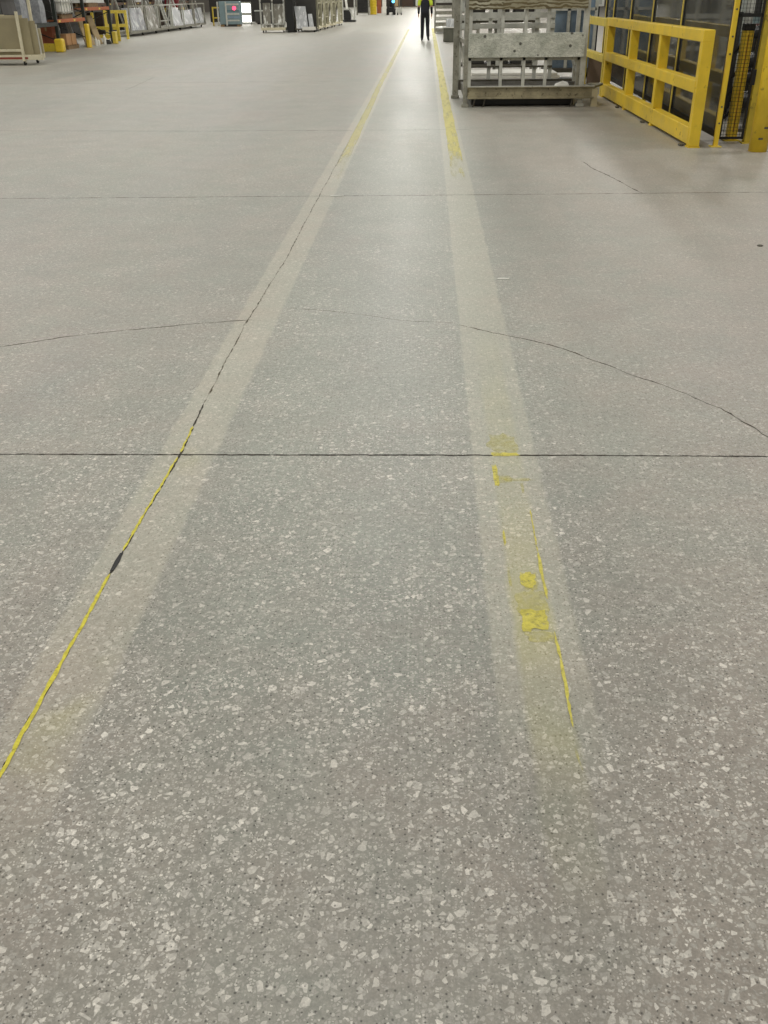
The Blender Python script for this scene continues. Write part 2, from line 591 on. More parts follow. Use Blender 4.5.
rt = MB()
ys = [7 + i * .5 for i in range(96)]
r_ = random.Random(3)
L = [(.262 + r_.uniform(-.006, .006), y, .001) for y in ys]
R = [(.400 + r_.uniform(-.006, .006), y, .001) for y in ys]
n_ = len(ys)
rt.add(L + R, [(i, n_ + i, n_ + i + 1, i + 1) for i in range(n_ - 1)], 0)


for i, (x, y, w_, l_, k_) in enumerate([
        (.316, 3.32, .112, .17, 2), (.322, 3.218, .108, .030, 1),
        (.273, 3.03, .020, .18, 1), (.300, 3.005, .06, .06, 2), (.350, 3.005, .11, .022, 2), (.363, 2.94, .010, .08, 2),
        (.272, 2.59, .008, .09, 1), (.271, 2.36, .009, .10, 2),
        (.331, 2.335, .048, .10, 2), (.325, 2.345, .045, .08, 1),
        (.325, 2.14, .078, .095, 1), (.300, 2.105, .028, .05, 1), (.335, 2.06, .08, .05, 2), (.325, 2.23, .09, .12, 2)]):
    patch(rt, x, y, w_, l_, 50 + i, k_, 0, .0012 + .0001 * i)
ribbon(rt, [(.375, 2.78), (.373, 2.62), (.372, 2.5)], .004, .003, 1, 21, .02, .5, .0006)
ribbon(rt, [(.372, 2.5), (.371, 2.37), (.371, 2.24)], .008, .0031, 1, 24, .02, .4, .0006)
ribbon(rt, [(.373, 2.085), (.374, 1.95), (.374, 1.84), (.373, 1.70)], .0055, .003, 1, 22, .02, .7, .0006)
ribbon(rt, [(.367, 1.63), (.371, 1.59), (.376, 1.555)], .006, .003, 2, 23, .02, .7, .001)
rline = rt.build('floor_tape', [tm, solid_y, thin_y])
tag(rline, 'worn yellow floor tape down the right side of the walkway, solid only far off', 'floor tape')

lt = MB()
ys = [9 + i * .5 for i in range(90)]
L = [(-.927 - .03 * min(1, max(0, (y - 12) / 8)) + r_.uniform(-.006, .006), y, .0012) for y in ys]
R = [(-.83 - .03 * min(1, max(0, (y - 12) / 8)) + r_.uniform(-.008, .008), y, .0012) for y in ys]
n_ = len(ys)
lt.add(L + R, [(i, n_ + i, n_ + i + 1, i + 1) for i in range(n_ - 1)], 0)
lline = lt.build('floor_tape', tm2)
tag(lline, 'faded pale yellow floor tape down the left side of the walkway, beside the slab joint', 'floor tape')

jf = MB()
ribbon(jf, [(-.957, .9), (-.957, 1.60), (-.958, 1.95), (-.957, 2.345)], .0098, .0016, 0, 80, .02, .35, .0007)
ribbon(jf, [(-.956, 2.48), (-.953, 2.68), (-.948, 2.90), (-.942, 3.17)], .0068, .0016, 0, 81, .02, .6, .0008)
ribbon(jf, [(-.941, 3.21), (-.944, 3.32), (-.949, 3.46)], .0065, .0016, 0, 82, .02, .7, .001)
jo = jf.build('joint_filler', paint_mat('yellow_joint_filler', (228, 216, 66), .66))
tag(jo, 'narrow bright yellow strip broken along the slab joint at lower left', 'joint filler')
# black gap piece in the joint
solo(MB().prism([(-.006, -.055), (.005, -.05), (.008, 0), (.004, .055), (-.005, .05), (-.008, 0)], 0, .002), 'rubber_strip', black, 'short black strip lodged in the yellow joint line', 'strip', (-.956, 2.415, .0002))
# litter
solo(MB().prism([(-.04, -.008), (.035, -.012), (.04, .006), (-.03, .01)], 0, .004), 'paper_scrap', white_sheet, 'small white scrap on the bare floor right of the walkway', 'scrap', (.494, 5.733, .0005), .1)
solo(MB().lathe([(.002, 0), (.02, 0), (.022, .004), (.012, .009), (.001, .01)], 10), 'floor_crumb', dark_steel, 'small dark crumb on the floor near the right edge', 'crumb', (2.337, 6.592, .0005))
solo(MB().prism([(-.06, -.012), (.06, -.012), (.062, .01), (-.058, .014)], 0, .003), 'tape_scrap', white_foam, 'pale tape scrap lying on the left walkway line at the faint joint', 'scrap', (-.777, 8.46, .0016))


# ------------------------------------------------------------------ steel stillage (large rack by the walkway)
def stillage():
    t = thing('steel_stillage', 'worn grey steel stillage with scratched plate and wavy board beside the walkway', 'stillage', (1.6, 15.75, 0))
    # local: x -1.0 .. 1.0, y 0 front .. 1.45 rear
    for nm, x, y, w_, d_, m in (('post', -.985, .03, .066, .06, grey_steel), ('post', .80, .03, .085, .07, light_steel), ('post', -1.10, 1.45, .10, .08, grey_steel), ('post', .885, 1.45, .06, .08, light_steel)):
        p = MB().box(x - w_ / 2, x + w_ / 2, y - d_ / 2, y + d_ / 2, .02, 2.3)
        p.box(x - w_ / 2 - .02, x + w_ / 2 + .02, y - d_ / 2 - .02, y + d_ / 2 + .02, 0, .05)
        p.build(nm, m, t, .006)
    # front channel beam with lipped top edge
    MB().box(-.88, .72, .16, 1.36, .012, .13).build('shade_block', black_steel, t, .01)  # added black block standing in for the shade under the deck
    b = MB().box(-.95, 1.0, -.04, .02, .13, .29)
    b.box(-.95, 1.0, -.07, -.02, .275, .30).box(-.95, 1.0, -.07, -.02, .12, .145)
    b.build('front_beam', M('olive_grey_steel', (146, 138, 112), .5, metal=.1, var=.25, scale=6, dirt=.25, dirt_rgb=(72, 62, 44)), t, .004)
    MB().box(-.95, 1.0, -.075, -.062, .29, .305).build('beam_lip', light_steel, t)
    b = MB().box(-1.1, .95, 1.42, 1.5, .13, .29)
    b.build('rear_beam', dark_steel, t, .004)
    for x in (-.98, .775):
        MB().box(x - .035, x + .035, .02, 1.45, .15, .26).build('side_beam', dark_steel, t)
    for x in (-.98, .775):
        for z0, z1, wd in ((.9, .9, .045), (1.75, 1.75, .045), (.35, .85, .03)):
            MB().bar((x, .05, z0), (x - .05, 1.45, z1), wd, wd + .015).build('side_brace', grey_steel, t)
    # flared right foot and the feet under the beam
    f = MB().box(.97, 1.06, -.05, .05, 0, .26).box(.96, 1.07, -.06, .06, 0, .015)
    f.build('foot', tan_pale, t, .004)
    f = MB().prism([(1.0, -.02), (1.22, .5), (1.22, .6), (1.0, .6)], .26, .29)
    f.build('corner_gusset', grey_steel, t)
    for x in (-.86, -.7, .66):
        MB().cyl((x, 0, 0), (x + .03, 0, .14), .012, 8).build('foot', dark_steel, t)
    # deck of slats
    d = MB()
    for i in range(6):
        d.box(-.93, .95, .08 + i * .23, .2 + i * .23, .235, .26)
    d.build('deck', dark_steel, t)
    # front lattice bars
    for x, zt in ((-.93, 1.42), (-.45, 1.42), (-.10, 1.42), (.235, 1.42), (.73, .72)):
        MB().box(x - .024, x + .024, .0, .045, .28, zt).build('upright_bar', light_steel if zt > 1 else grey_steel, t, .004)
    MB().box(-.95, .8, .0, .03, .655, .695).build('cross_bar', grey_steel, t)
    # scratched plate
    p = MB().box(-.96, .80, -.045, -.02, .70, 1.03)
    pl = p.build('scratched_plate', plate, t, .003)
    p = MB().box(-.97, .80, -.05, -.02, 1.345, 1.78)
    p.build('wavy_board', swirl, t, .003)
    # rear lattice, paler
    for x in (-.95, -.55, -.36, .02, .21, .47):
        MB().box(x - .03, x + .03, 1.40, 1.44, .29, 1.36).build('rear_bar', light_steel, t)
    for z0, z1 in ((1.05, 1.125), (1.20, 1.285), (.47, .50), (.60, .63)):
        MB().box(-.95, .5, 1.37, 1.41, z0, z1).build('rear_rail', light_steel if z0 > 1 else dark_steel, t)
    return t


stillage()
solo(MB().add([(-.13, -.03, 0), (.12, -.05, 0), (.14, .10, .01), (-.05, .13, .03), (.02, .04, .09), (-.09, .05, .05), (.10, .06, .07)],
              [(0, 1, 4), (1, 2, 6), (1, 6, 4), (2, 3, 4), (2, 4, 6), (3, 0, 5), (3, 5, 4), (0, 4, 5), (0, 3, 2, 1)]), 'crumpled_paper', white_sheet, 'crumpled white paper lying on the deck of the stillage', 'paper', (2.12, 15.93, .262))

def wrapped_load(label, loc, sx, sy, sz, mat, group=None, name='wrapped_load', seed=1):
    r = random.Random(seed)
    m = MB()
    n = 5
    vs, fs = [], []
    prof = [(sx / 2, sy / 2)] * n
    ring = 12
    for k in range(n):
        z = sz * k / (n - 1)
        s = 1 + r.uniform(-.05, .03) - (.10 if k == n - 1 else 0)
        for i in range(ring):
            t = 2 * PI * (i + .5) / ring
            c, q = math.cos(t), math.sin(t)
            e = 1 / max(abs(c), abs(q)) ** .82
            vs.append((c * e * sx / 2 * s, q * e * sy / 2 * s, z))
    for k in range(n - 1):
        for i in range(ring):
            j = (i + 1) % ring
            fs.append((k * ring + i, k * ring + j, (k + 1) * ring + j, (k + 1) * ring + i))
    fs.append(tuple(range(ring))[::-1])
    fs.append(tuple(range((n - 1) * ring, n * ring)))
    m.add(vs, fs)
    return solo(m, name, mat, label, 'load', loc, 0, group, .01)


# second low stillage behind, with a stack of white sheets
t = thing('sheet_dolly', 'low dark steel dolly under white sheets behind the stillage', 'dolly', (1.55, 18.6, 0))
d = MB().box(-.85, .85, -.5, .5, .12, .19)
d.build('frame', dark_steel, t, .004)
for x in (-.7, .7):
    for y in (-.4, .4):
        MB().cyl((x - .02, y, .06), (x + .02, y, .06), .06, 14).build('wheel', rubber, t)
        MB().box(x - .03, x + .03, y - .02, y + .02, .06, .125).build('wheel_fork', grey_steel, t)
for i, (z, w_) in enumerate(((.192, .78), (.235, .80), (.28, .76))):
    solo(MB().box(-w_, w_, -.46, .46, 0, .04), 'white_sheet', white_sheet,
         ['white sheet at the bottom of the dolly stack', 'white sheet in the middle of the dolly stack', 'white sheet on top of the dolly stack'][i], 'sheet', (1.57, 18.6, z), 0, 'white sheets on the dolly', .004)

# grey storage rack further back (light lattice)
t = thing('storage_rack', 'pale grey steel storage rack standing behind the white sheet dolly', 'rack', (1.4, 20.2, 0))
for x in (-.75, 0, .75):
    for y in (0, .8):
        MB().box(x - .035, x + .035, y - .035, y + .035, 0, 2.2).build('post', light_steel, t)
for z in (.55, 1.1, 1.7):
    m = MB()
    for y in (0, .8):
        m.box(-.75, .75, y - .025, y + .025, z, z + .08)
    m.build('rail', light_steel, t)
MB().box(-.73, .73, .02, .78, .30, .34).build('shelf', dark_steel, t)
MB().box(-.73, .73, .02, .78, 1.06, 1.10).build('shelf', dark_steel, t)
for i, x in enumerate((-.45, .02, .49)):
    wrapped_load('black wrapped load, %s of three on the middle shelf of the pale rack' % ['leftmost', 'centre', 'rightmost'][i], (1.4 + x, 20.6, 1.102), .40, .55, .5 + .1 * i, dark_load, 'black loads on the pale rack', seed=110 + i)
for i, x in enumerate((-.45, .02, .49)):
    solo(MB().box(-.2, .2, -.28, .28, 0, .26 + .05 * i).box(-.21, .21, -.29, .29, .2, .22), 'plastic_tote', machine_dark, ['dark tote on the left end of the pale rack shelf', 'dark tote in the middle of the pale rack shelf', 'tallest dark tote on the pale rack shelf'][i], 'tote', (1.4 + x, 20.6, .342), 0, 'totes on the pale rack', .01)

# blue-grey sheets on an A-frame trolley
t = thing('panel_trolley', 'trolley holding upright blue-grey sheets between the stillage and yellow guard rail', 'trolley', (2.98, 21.2, 0))
b = MB().box(-.55, .5, -.1, .5, .12, .2)
b.build('base', dark_steel, t, .004)
for x in (-.45, .4):
    for y in (0, .4):
        MB().cyl((x - .02, y, .06), (x + .02, y, .06), .06, 14).build('wheel', rubber, t)
for x in (-.46, -.12, .08, .42):
    MB().box(x - .03, x + .03, -.06, -.01, .2, 1.9).build('upright', light_steel, t)
MB().box(-.46, .42, -.06, -.01, 1.24, 1.29).build('cross_bar', light_steel, t)
for i, y in enumerate((.02, .10, .18)):
    o = MB().sheet(((-.5, y, 0), (.46, y, 0)), ((-.5, y + .03, 1.55), (.46, y + .03, 1.55)), (0, .03, 0))
    solo(o, 'blue_sheet', blue_grey, ['front blue-grey sheet leaning on the trolley', 'middle blue-grey sheet leaning on the trolley', 'rear blue-grey sheet leaning on the trolley'][i], 'sheet', (2.98, 21.2, .202), 0, 'blue-grey sheets on the trolley')
MB_ = MB().box(-.16, .16, -.03, .03, 0, .52)
solo(MB_, 'brown_board', brown_panel, 'short brown board standing against the fence near the far yellow post', 'board', (3.30, 19.95, 0), .1, bevel=.004)

# ------------------------------------------------------------------ yellow guard rails
def guard_rail(label, loc, rz, length, posts, ps, rails, mat, depth=.11, top_h=1.19, bottom=True, group=None):
    t = thing('guard_rail', label, 'guard rail', loc, rz, group)
    for p in posts:
        m = MB().box(p - ps / 2, p + ps / 2, -ps / 2, ps / 2, 0.012, top_h - .005)
        o = m.build('post', mat, t, .008)
        MB().box(p - ps / 2 - .008, p + ps / 2 + .008, -ps / 2 - .008, ps / 2 + .008, 0, .012).build('base_plate', mat, o)
    for z0, z1 in rails:
        m = MB().box(posts[0] - (ps / 2 + .003 if z1 > top_h - .02 else 0), posts[-1] + ps / 2 + .002, -ps / 2 + .004, ps / 2 + .005, z0, z1)
        m.build('rail', mat, t, .008)
    return t


g = guard_rail('long yellow steel guard rail of three bars in front of the machine fence', (3.045, 11.33, 0), PI / 2, 6.0, (0, 2.02, 3.95, 5.93), .12,
               ((1.07, 1.19), (.56, .69), (.03, .21)), yellow)
for y in (.12, 2.3, 4.2):
    MB().box(y - .04, y + .04, .075, .125, 0, .025).build('floor_bracket', dark_steel, g, .004)
guard_rail('short paler yellow guard rail joined to the far end of the long one', (3.045, 17.42, 0), PI / 2, 2.6, (0.05, 2.5), .115, ((1.05, 1.17), (.51, .62)), yellow_pale)

# bollard and posts at the right edge
t = thing('steel_bollard', 'thick scuffed yellow bollard at the right edge in front of the fence corner', 'bollard', (3.675, 11.0, 0))
MB().lathe([(.098, .0), (.098, 1.16), (.092, 1.19), (.07, 1.22), (.03, 1.235), (.005, 1.24)], 28).build('post', yellow, t, 0, True)
for z, a in ((.13, -1.75), (.24, -1.35)):
    x, y = .098 * math.cos(a), .098 * math.sin(a)
    MB().box(x - .022, x + .022, y - .004, y + .012, z, z + .018).build('slot', dark_steel, t)

# ------------------------------------------------------------------ machine fence
fx = 3.47
t = thing('machine_fence', 'fence of clear panels in black frames with slim yellow posts behind the guard rail', 'fence', (3.31, 11.36, 0), -.022)
py_ = (0, 2.50, 4.5, 6.4, 8.25, 9.25)
for i, y in enumerate(py_):
    w_ = .05
    p = MB().box(-w_ / 2, w_ / 2, y - w_ / 2, y + w_ / 2, .01, 2.2)
    o = p.build('post', yellow if i == 0 else yellow_pale, t, .004)
    MB().box(-.06, .06, y - .06, y + .06, 0, .01).build('foot_plate', yellow_pale, o)
    if i == 0:
        for z in (.25, .42, .95, 1.12, 1.38, 1.5, 1.9):
            MB().cyl((0, y - w_ / 2 - .006, z), (0, y - w_ / 2 + .002, z), .010, 10).build('bolt', dark_steel, o)
for a, b in zip(py_[:-1], py_[1:]):
    y0, y1 = a + .05, b - .05
    f = MB().box(-.02, .02, y0, y1, .10, .17).box(-.02, .02, y0, y1, 2.1, 2.16)
    f.box(-.02, .02, y0, y0 + .035, .10, 2.16).box(-.02, .02, y1 - .035, y1, .10, 2.16)
    o = f.build('panel_frame', black, t)
    MB().box(-.003, .003, y0 + .03, y1 - .03, .16, 2.11).build('pane', pane_clear, o)
MB().box(-.03, .03, 10.45, 10.51, 0, 2.2).build('end_post', black, t, .004)
o = MB().box(-.16, .10, 10.37, 10.45, 1.30, 1.52).build('control_box', white_sheet, t, .01)
MB().box(-.11, .05, 10.365, 10.372, 1.34, 1.48).build('cover', machine_grey, o)
m = MB().box(-.028, .028, py_[1], py_[-1], 1.08, 1.12)
m.build('mid_rail', yellow_dull, t)

t = thing('mesh_gate', 'narrow black wire mesh gate beside the corner post of the fence', 'gate', (3.545, 11.6, 0))
f = MB()
w_ = .13
f.bar((-w_, 0, .05), (-w_, 0, 2.15), .022, .022).bar((w_, 0, .05), (w_, 0, 2.15), .022, .022)
f.box(-w_, w_, -.011, .011, .05, .075).box(-w_, w_, -.011, .011, 2.13, 2.15).box(-w_, w_, -.011, .011, 1.30, 1.335)
f.build('frame', black, t)
m = MB()
for i in range(1, 7):
    x = -w_ + 2 * w_ * i / 7
    m.cyl((x, 0, .06), (x, 0, 2.14), .0022, 6)
for i in range(1, 54):
    z = .06 + i * .039
    m.cyl((-w_, .003, z), (w_, .003, z), .0022, 6)
m.build('wire_mesh', black, t)
MB().box(w_ - .02, w_ + .03, -.03, .01, .62, .78).build('latch', black, t, .004)
MB().box(-.1, .0, -.03, -.011, 1.30, 1.34).build('hinge', black, t, .003)
t = thing('light_curtain', 'slim yellow sensor column with black cap seen through the mesh gate', 'sensor column', (3.625, 11.86, 0))
MB().box(-.055, .055, -.05, .05, .012, 1.16).build('column', yellow, t, .006)
MB().box(-.008, .008, -.053, -.049, .1, 1.12).build('sensor_strip', M('amber_strip', (176, 130, 30), .3), t)
MB().box(-.06, .06, -.055, .055, 1.16, 1.23).build('cap', black, t, .006)
MB().box(-.09, .09, -.08, .08, 0, .012).build('base_plate', yellow_dull, t)
t = thing('gate_post', 'square dull yellow post between the mesh gate and the bollard', 'post', (3.76, 11.66, 0))
MB().box(-.05, .05, -.05, .05, .012, 2.2).build('shaft', yellow_dull, t, .006)
MB().box(-.08, .08, -.08, .08, 0, .012).build('base_plate', yellow_dull, t)

# ------------------------------------------------------------------ machine behind the fence
t = thing('process_machine', 'long grey processing machine with rollers behind the clear fence panels', 'machine', (5.0, 12.0, 0))
MB().box(-.25, 1.8, .3, 8.4, .25, .72).build('body', machine_grey, t, .02)
for y in (.5, 2.4, 4.4, 6.4, 8.2):
    for x in (-.14, 1.56):
        MB().box(x - .06, x + .06, y - .06, y + .06, 0, .26).build('leg', dark_steel, t)
for z in (.88, 1.0):
    MB().box(-.32, -.26, .4, 8.3, z - .04, z).build('side_rail', light_steel, t)
for y in (.7, 1.5, 2.95, 3.1, 4.6, 5.0, 6.0, 7.0, 7.8):
    MB().box(-.46, -.40, y - .03, y + .03, .02, 1.9).build('stanchion', light_steel, t)
for i, y in enumerate((1.0, 1.9, 3.6, 4.9, 6.4, 7.3)):
    MB().box(-.42, -.36, y - .14, y + .14, .5 + .12 * (i % 3), .78 + .12 * (i % 3)).build('junction_box', [light_steel, machine_dark, teal_grey][i % 3], t, .008)
for i in range(24):
    y = .55 + i * .33
    MB().cyl((-.24, y, .80), (1.7, y, .80), .045, 12).build('roller', grey_steel, t)
for y0, y1, m_ in ((.9, 2.6, machine_grey), (3.3, 4.2, teal_grey), (5.2, 7.6, machine_grey)):
    o = MB().box(-.15, 1.7, y0, y1, .84, 2.0).build('hood', m_, t, .03)
    n = max(1, int((y1 - y0) / .5))
    for k in range(n):
        yy = y0 + .12 + k * .5
        MB().box(-.16, -.145, yy, yy + .28, 1.22, 1.44).build('window', black, o)
for y, z, r in ((2.9, .5, .07), (4.6, .45, .09), (4.9, .55, .05), (.45, .4, .06)):
    MB().cyl((-.35, y, .05), (-.35, y, z + .6), r, 14).build('pipe', dark_steel, t, 0)
    MB().cyl((-.35, y, z), (-.2, y + .2, z), r * .7, 12).build('hose', black, t)
MB().box(-.36, -.2, 1.2, 1.7, .30, .66).build('control_box', machine_dark, t, .01)
MB().box(-.34, -.2, 5.6, 6.5, .28, .60).build('control_box', black, t, .01)
MB().box(-.3, -.16, 2.7, 3.1, .86, 1.14).build('red_guard', M('faded_red', (150, 74, 58), .5), t, .01)
t = thing('electrical_cabinet', 'tall dark cabinet standing against the machine behind the fence', 'cabinet', (4.15, 14.9, 0))
MB().box(-.2, .2, -.35, .35, .08, 1.3).build('body', machine_dark, t, .008)
MB().box(-.18, .18, -.33, .33, 0, .08).build('plinth', black, t)
MB().box(-.215, -.2, -.31, .31, .12, 1.26).build('door', M('brown_grey_door', (104, 92, 74), .5), t, .004)
MB().box(-.23, -.215, -.27, -.24, .6, .78).build('handle', black, t)
# tangle of hoses and fittings inside the corner behind the gate
t = thing('valve_stand', 'black valve stand with hoses just behind the mesh gate', 'valve stand', (4.05, 12.75, 0))
MB().box(-.14, .14, -.14, .14, 0, .04).build('base', dark_steel, t)
MB().cyl((0, 0, .04), (0, 0, 1.5), .035, 12).build('column', grey_steel, t)
for z, r in ((.35, .10), (.62, .08), (.8, .09), (1.1, .07)):
    MB().cyl((-.12, -.02, z), (.1, .03, z + .03), r, 14).build('valve', black, t)
    MB().cyl((-.1, 0, z), (-.22, .2, z - .22), .02, 8).build('hose', black, t)
for z in (.5, .95):
    MB().cyl((-.15, -.06, z), (-.15, -.03, z + .1), .05, 12).build('gauge', white_foam, t)

# ------------------------------------------------------------------ left: cream cart with tan boards
t = thing('board_cart', 'cream framed cart loaded with upright tan boards at the left edge', 'cart', (-11.6, 27.0, 0))
b = MB().box(-1.3, 1.38, -.05, .04, .13, .25)
b.build('front_beam', cream, t, .006)
MB().box(-1.3, .98, -.056, -.05, .15, .20).build('red_stripe', M('faded_red_stripe', (140, 62, 48), .6), t)
b = MB().box(-1.3, 1.06, .9, 1.0, .13, .25)
for x in (-1.2, -.4, .4, 1.0):
    b.box(x - .04, x + .04, 0, .95, .15, .22)
b.build('deck_frame', cream, t)
for x in (-.85, .86):
    MB().box(x - .035, x + .035, -.06, -.005, .1, 1.27).build('post', cream, t, .004)
    MB().box(x - .035, x + .035, .92, .98, .1, 1.6).build('post', cream, t, .004)
MB().box(-.85, .86, -.05, -.01, .33, .39).build('cross_bar', cream, t, .004)
for x in (-.85, .86):
    for y in (0, .9):
        MB().cyl((x - .02, y, .06), (x + .02, y, .06), .06, 16).build('wheel', rubber, t)
        MB().box(x - .03, x + .03, y - .03, y + .03, .06, .13).build('wheel_fork', cream, t)
lab = ['front tan board on the cream cart, widest and lowest', 'second tan board on the cream cart, just behind the widest', 'third tan board on the cream cart', 'rearmost narrow tan board on the cream cart']
for i, (x0, x1, y, h, m_) in enumerate([(-1.28, 1.12, .03, .86, tan_board), (-1.25, 1.26, .10, .80, tan_board), (-1.2, .92, .17, .93, tan_pale), (-1.2, 1.17, .66, .60, tan_pale)]):
    o = MB().sheet(((x0, y, 0), (x1, y, 0)), ((x0, y + .05, h), (x1 - .03, y + .05, h)), (0, .05, 0))
    solo(o, 'tan_board', m_, lab[i], 'board', (-11.6, 27.0, .252), 0, 'tan boards on the cream cart')
o = MB().sheet(((-1.1, .28, 0), (1.24, .28, 0)), ((-1.1, .33, .72), (1.20, .33, .72)), (0, .03, 0))
solo(o, 'white_board', white_sheet, 'white panel showing at the right end behind the tan boards', 'panel', (-11.6, 27.0, .252))
o = MB().box(-.9, .75, .36, .58, 0, .9).box(-.88, .3, .38, .56, .9, .94)
solo(o, 'wrapped_stack', tan_pale, 'pale wrapped stack rising behind the tan boards on the cream cart', 'stack', (-11.6, 27.0, .252), bevel=.01)


# ------------------------------------------------------------------ left: pallet racking
def pallet_rack(label, loc, ys, depth, beams, group=None, decks=True):
    """front at local x=0, running along y, depth towards -x"""
    t = thing('pallet_rack', label, 'pallet rack', loc, 0, group)
    for y in ys:
        m = MB()
        for x in (-.05, -depth):
            m.box(x - .05, x + .05, y - .045, y + .045, .01, 5.2).box(x - .08, x + .08, y - .07, y + .07, 0, .01)
        for k in range(6):
            z = .3 + k * .8
            m.bar((-.05, y, z), (-depth, y, z + .4), .03, .03).bar((-depth, y, z + .4), (-.05, y, z + .8), .03, .03)
        m.build('upright_frame', rack_green, t)
    for a, b, zs, mt in beams:
        for z in zs:
            for x in (-.03, -depth):
                o = MB().box(x - .025, x + .025, a + .045, b - .045, z - .11, z).build('beam', mt, t, .004)
                if x == -.03:
                    for yy in (a + .18, (a + b) / 2 + .2):
                        MB().box(-.0055, .0, yy, yy + .16, z - .09, z - .03).build('bay_tag', yellow_pale, o)
            m = MB()
            k = a + .1
            while k < b - .1:
                m.box(-depth, -.03, k, k + .09, z - .02, z - .002)
                k += .16
            m.build('deck', dark_steel, t)
    return t


pallet_rack('dark green pallet racking with orange beams along the left side', (-12.35, 0, 0), (29.9, 34.4, 37.35, 40.4), 1.1,
            ((29.9, 34.4, (.86, 2.3, 3.8), rack_green), (34.4, 37.35, (.95, 2.4, 3.9), beam_orange), (37.35, 40.4, (1.27, 2.6, 4.0), beam_orange)))


def pallet(label, loc, rz=0, group='wooden pallets in the left racks'):
    t = thing('wooden_pallet', label, 'pallet', loc, rz, group)
    m = MB()
    for i in range(6):
        y = -.56 + i * .2
        m.box(-.45, .45, y, y + .12, .11, .13)
    m.build('top_boards', wood, t)
    for x in (-.4, 0, .4):
        MB().box(x - .04, x + .04, -.56, .56, .0, .11).build('stringer', wood, t)
    return t


def carton_box(label, loc, sx, sy, sz, mat, group=None, rz=0, name='cardboard_box'):
    t = thing(name, label, 'box', loc, rz, group)
    MB().box(-sx / 2, sx / 2, -sy / 2, sy / 2, 0, sz).build('body', mat, t, .006)
    MB().box(-.03, .03, -sy / 2 - .002, sy / 2 + .002, sz * .7, sz + .002).build('tape', kraft, t)
    return t


# bay 1 (nearest, mostly hidden by the cart)
wrapped_load('dark wrapped load at the top left corner on the rack above the cream cart', (-12.95, 31.0, .862), .9, 1.2, 1.2, dark_load, seed=2)
wrapped_load('grey cloth bag on the rack behind the cream cart post', (-12.78, 32.2, .862), .5, .55, .75, grey_bag, name='cloth_bag', seed=3)
wrapped_load('grey cloth bag on the rack just left of the first orange beam', (-12.72, 33.55, .862), .55, .5, .66, grey_bag, name='cloth_bag', seed=4)
carton_box('dark brown box at floor level under the nearest rack bay', (-12.9, 31.3, 0), .9, 1.2, .62, carton_dark)
for i, y in enumerate((32.3, 32.75)):
    carton_box(['grey bin left of two beside the first yellow rack guard', 'grey bin right of two beside the first yellow rack guard'][i], (-12.72, y + .1, 0), .4, .34, .58, [machine_dark, grey_bag][i], 'grey bins under the rack', 0, 'storage_bin')
# bay 2
pallet('wooden pallet under the white tank on the orange beam', (-12.93, 35.85, .952))
t = thing('bulk_tank', 'white caged bulk tank on a pallet above the first orange beam', 'tank', (-12.9, 35.85, 1.084))
MB().box(-.42, .42, -.55, .55, .02, .95).build('body', white_sheet, t, .05)
m = MB()
for z in (.05, .35, .65, .95):
    m.box(-.45, .45, -.585, -.56, z, z + .03).box(-.45, .45, .56, .585, z, z + .03).box(.44, .465, -.57, .57, z, z + .03)
for y in (-.55, -.28, 0, .28, .55):
    m.box(.44, .465, y - .015, y + .015, 0, .98)
m.build('cage', light_steel, t)
MB().cyl((0, 0, .95), (0, 0, 1.0), .12, 16).build('lid', black, t)
wrapped_load('round dark drum load beside the white tank on the orange beam', (-12.85, 34.85, .952), .6, .55, .62, dark_load, seed=5)
pallet('wooden pallet on the floor under the small brown cartons', (-12.87, 35.9, 0))
for i, (y, sz, mm, l) in enumerate(((35.62, .34, carton, 'small light brown carton, left of two on the floor pallet'), (36.15, .34, carton, 'small light brown carton, right of two on the floor pallet'))):
    carton_box(l, (-12.68, y, .132), .42, .46, sz, mm, 'light brown cartons on the floor pallet')
carton_box('dark red-brown carton behind the small brown cartons', (-13.1, 35.5, .132), .4, .5, .64, carton_red)
wrapped_load('grey domed load leaning behind the cartons under the orange beam', (-13.15, 36.1, .132), .38, .5, .62, film_grey, seed=6)
t = thing('bundled_tubes', 'leaning bundle of grey tubes beside the tall yellow guard post', 'tubes', (-12.75, 36.9, 0))
for i in range(5):
    MB().cyl((.05 * i - .1, .12, 0.02), (.04 * i - .12, -.25 - .03 * i, .84), .025, 10).build('tube', light_steel if i % 2 else grey_bag, t)
# bay 3
pallet('wooden pallet on the second orange beam', (-12.93, 38.9, 1.272))
wrapped_load('white foam load on the second orange beam', (-12.93, 38.9, 1.404), .8, 1.25, .55, white_foam, seed=7)
for i, (y, h, lx, l) in enumerate(((37.85, 1.08, 0, 'tall kraft board leaning in the rack, nearest of three'), (38.5, 1.12, -.1, 'tall kraft board leaning in the rack, middle of three'), (39.3, .98, -.05, 'tall kraft board leaning in the rack, furthest of three'))):
    o = MB().sheet(((0, -.32, 0), (0, .32, 0)), ((-.25 + lx, -.32, h), (-.25 + lx, .32, h)), (-.04, 0, 0))
    solo(o, 'kraft_board', kraft, l, 'board', (-12.5 + lx, y, 0), 0, 'kraft boards in the rack')
for i, (y, h) in enumerate(((37.95, .30), (38.25, .22), (39.0, .36))):
    m = MB().lathe([(.05, 0), (.055, .02), (.055, h * .7), (.02, h * .85), (.02, h), (.005, h)], 12)
    solo(m, 'spray_bottle', white_sheet, ['white bottle on the floor next to the tall yellow guard post', 'shortest white bottle on the floor before the kraft boards', 'tallest white bottle on the floor before the kraft boards'][i], 'bottle', (-12.28, y, 0), 0, 'white bottles under the rack')
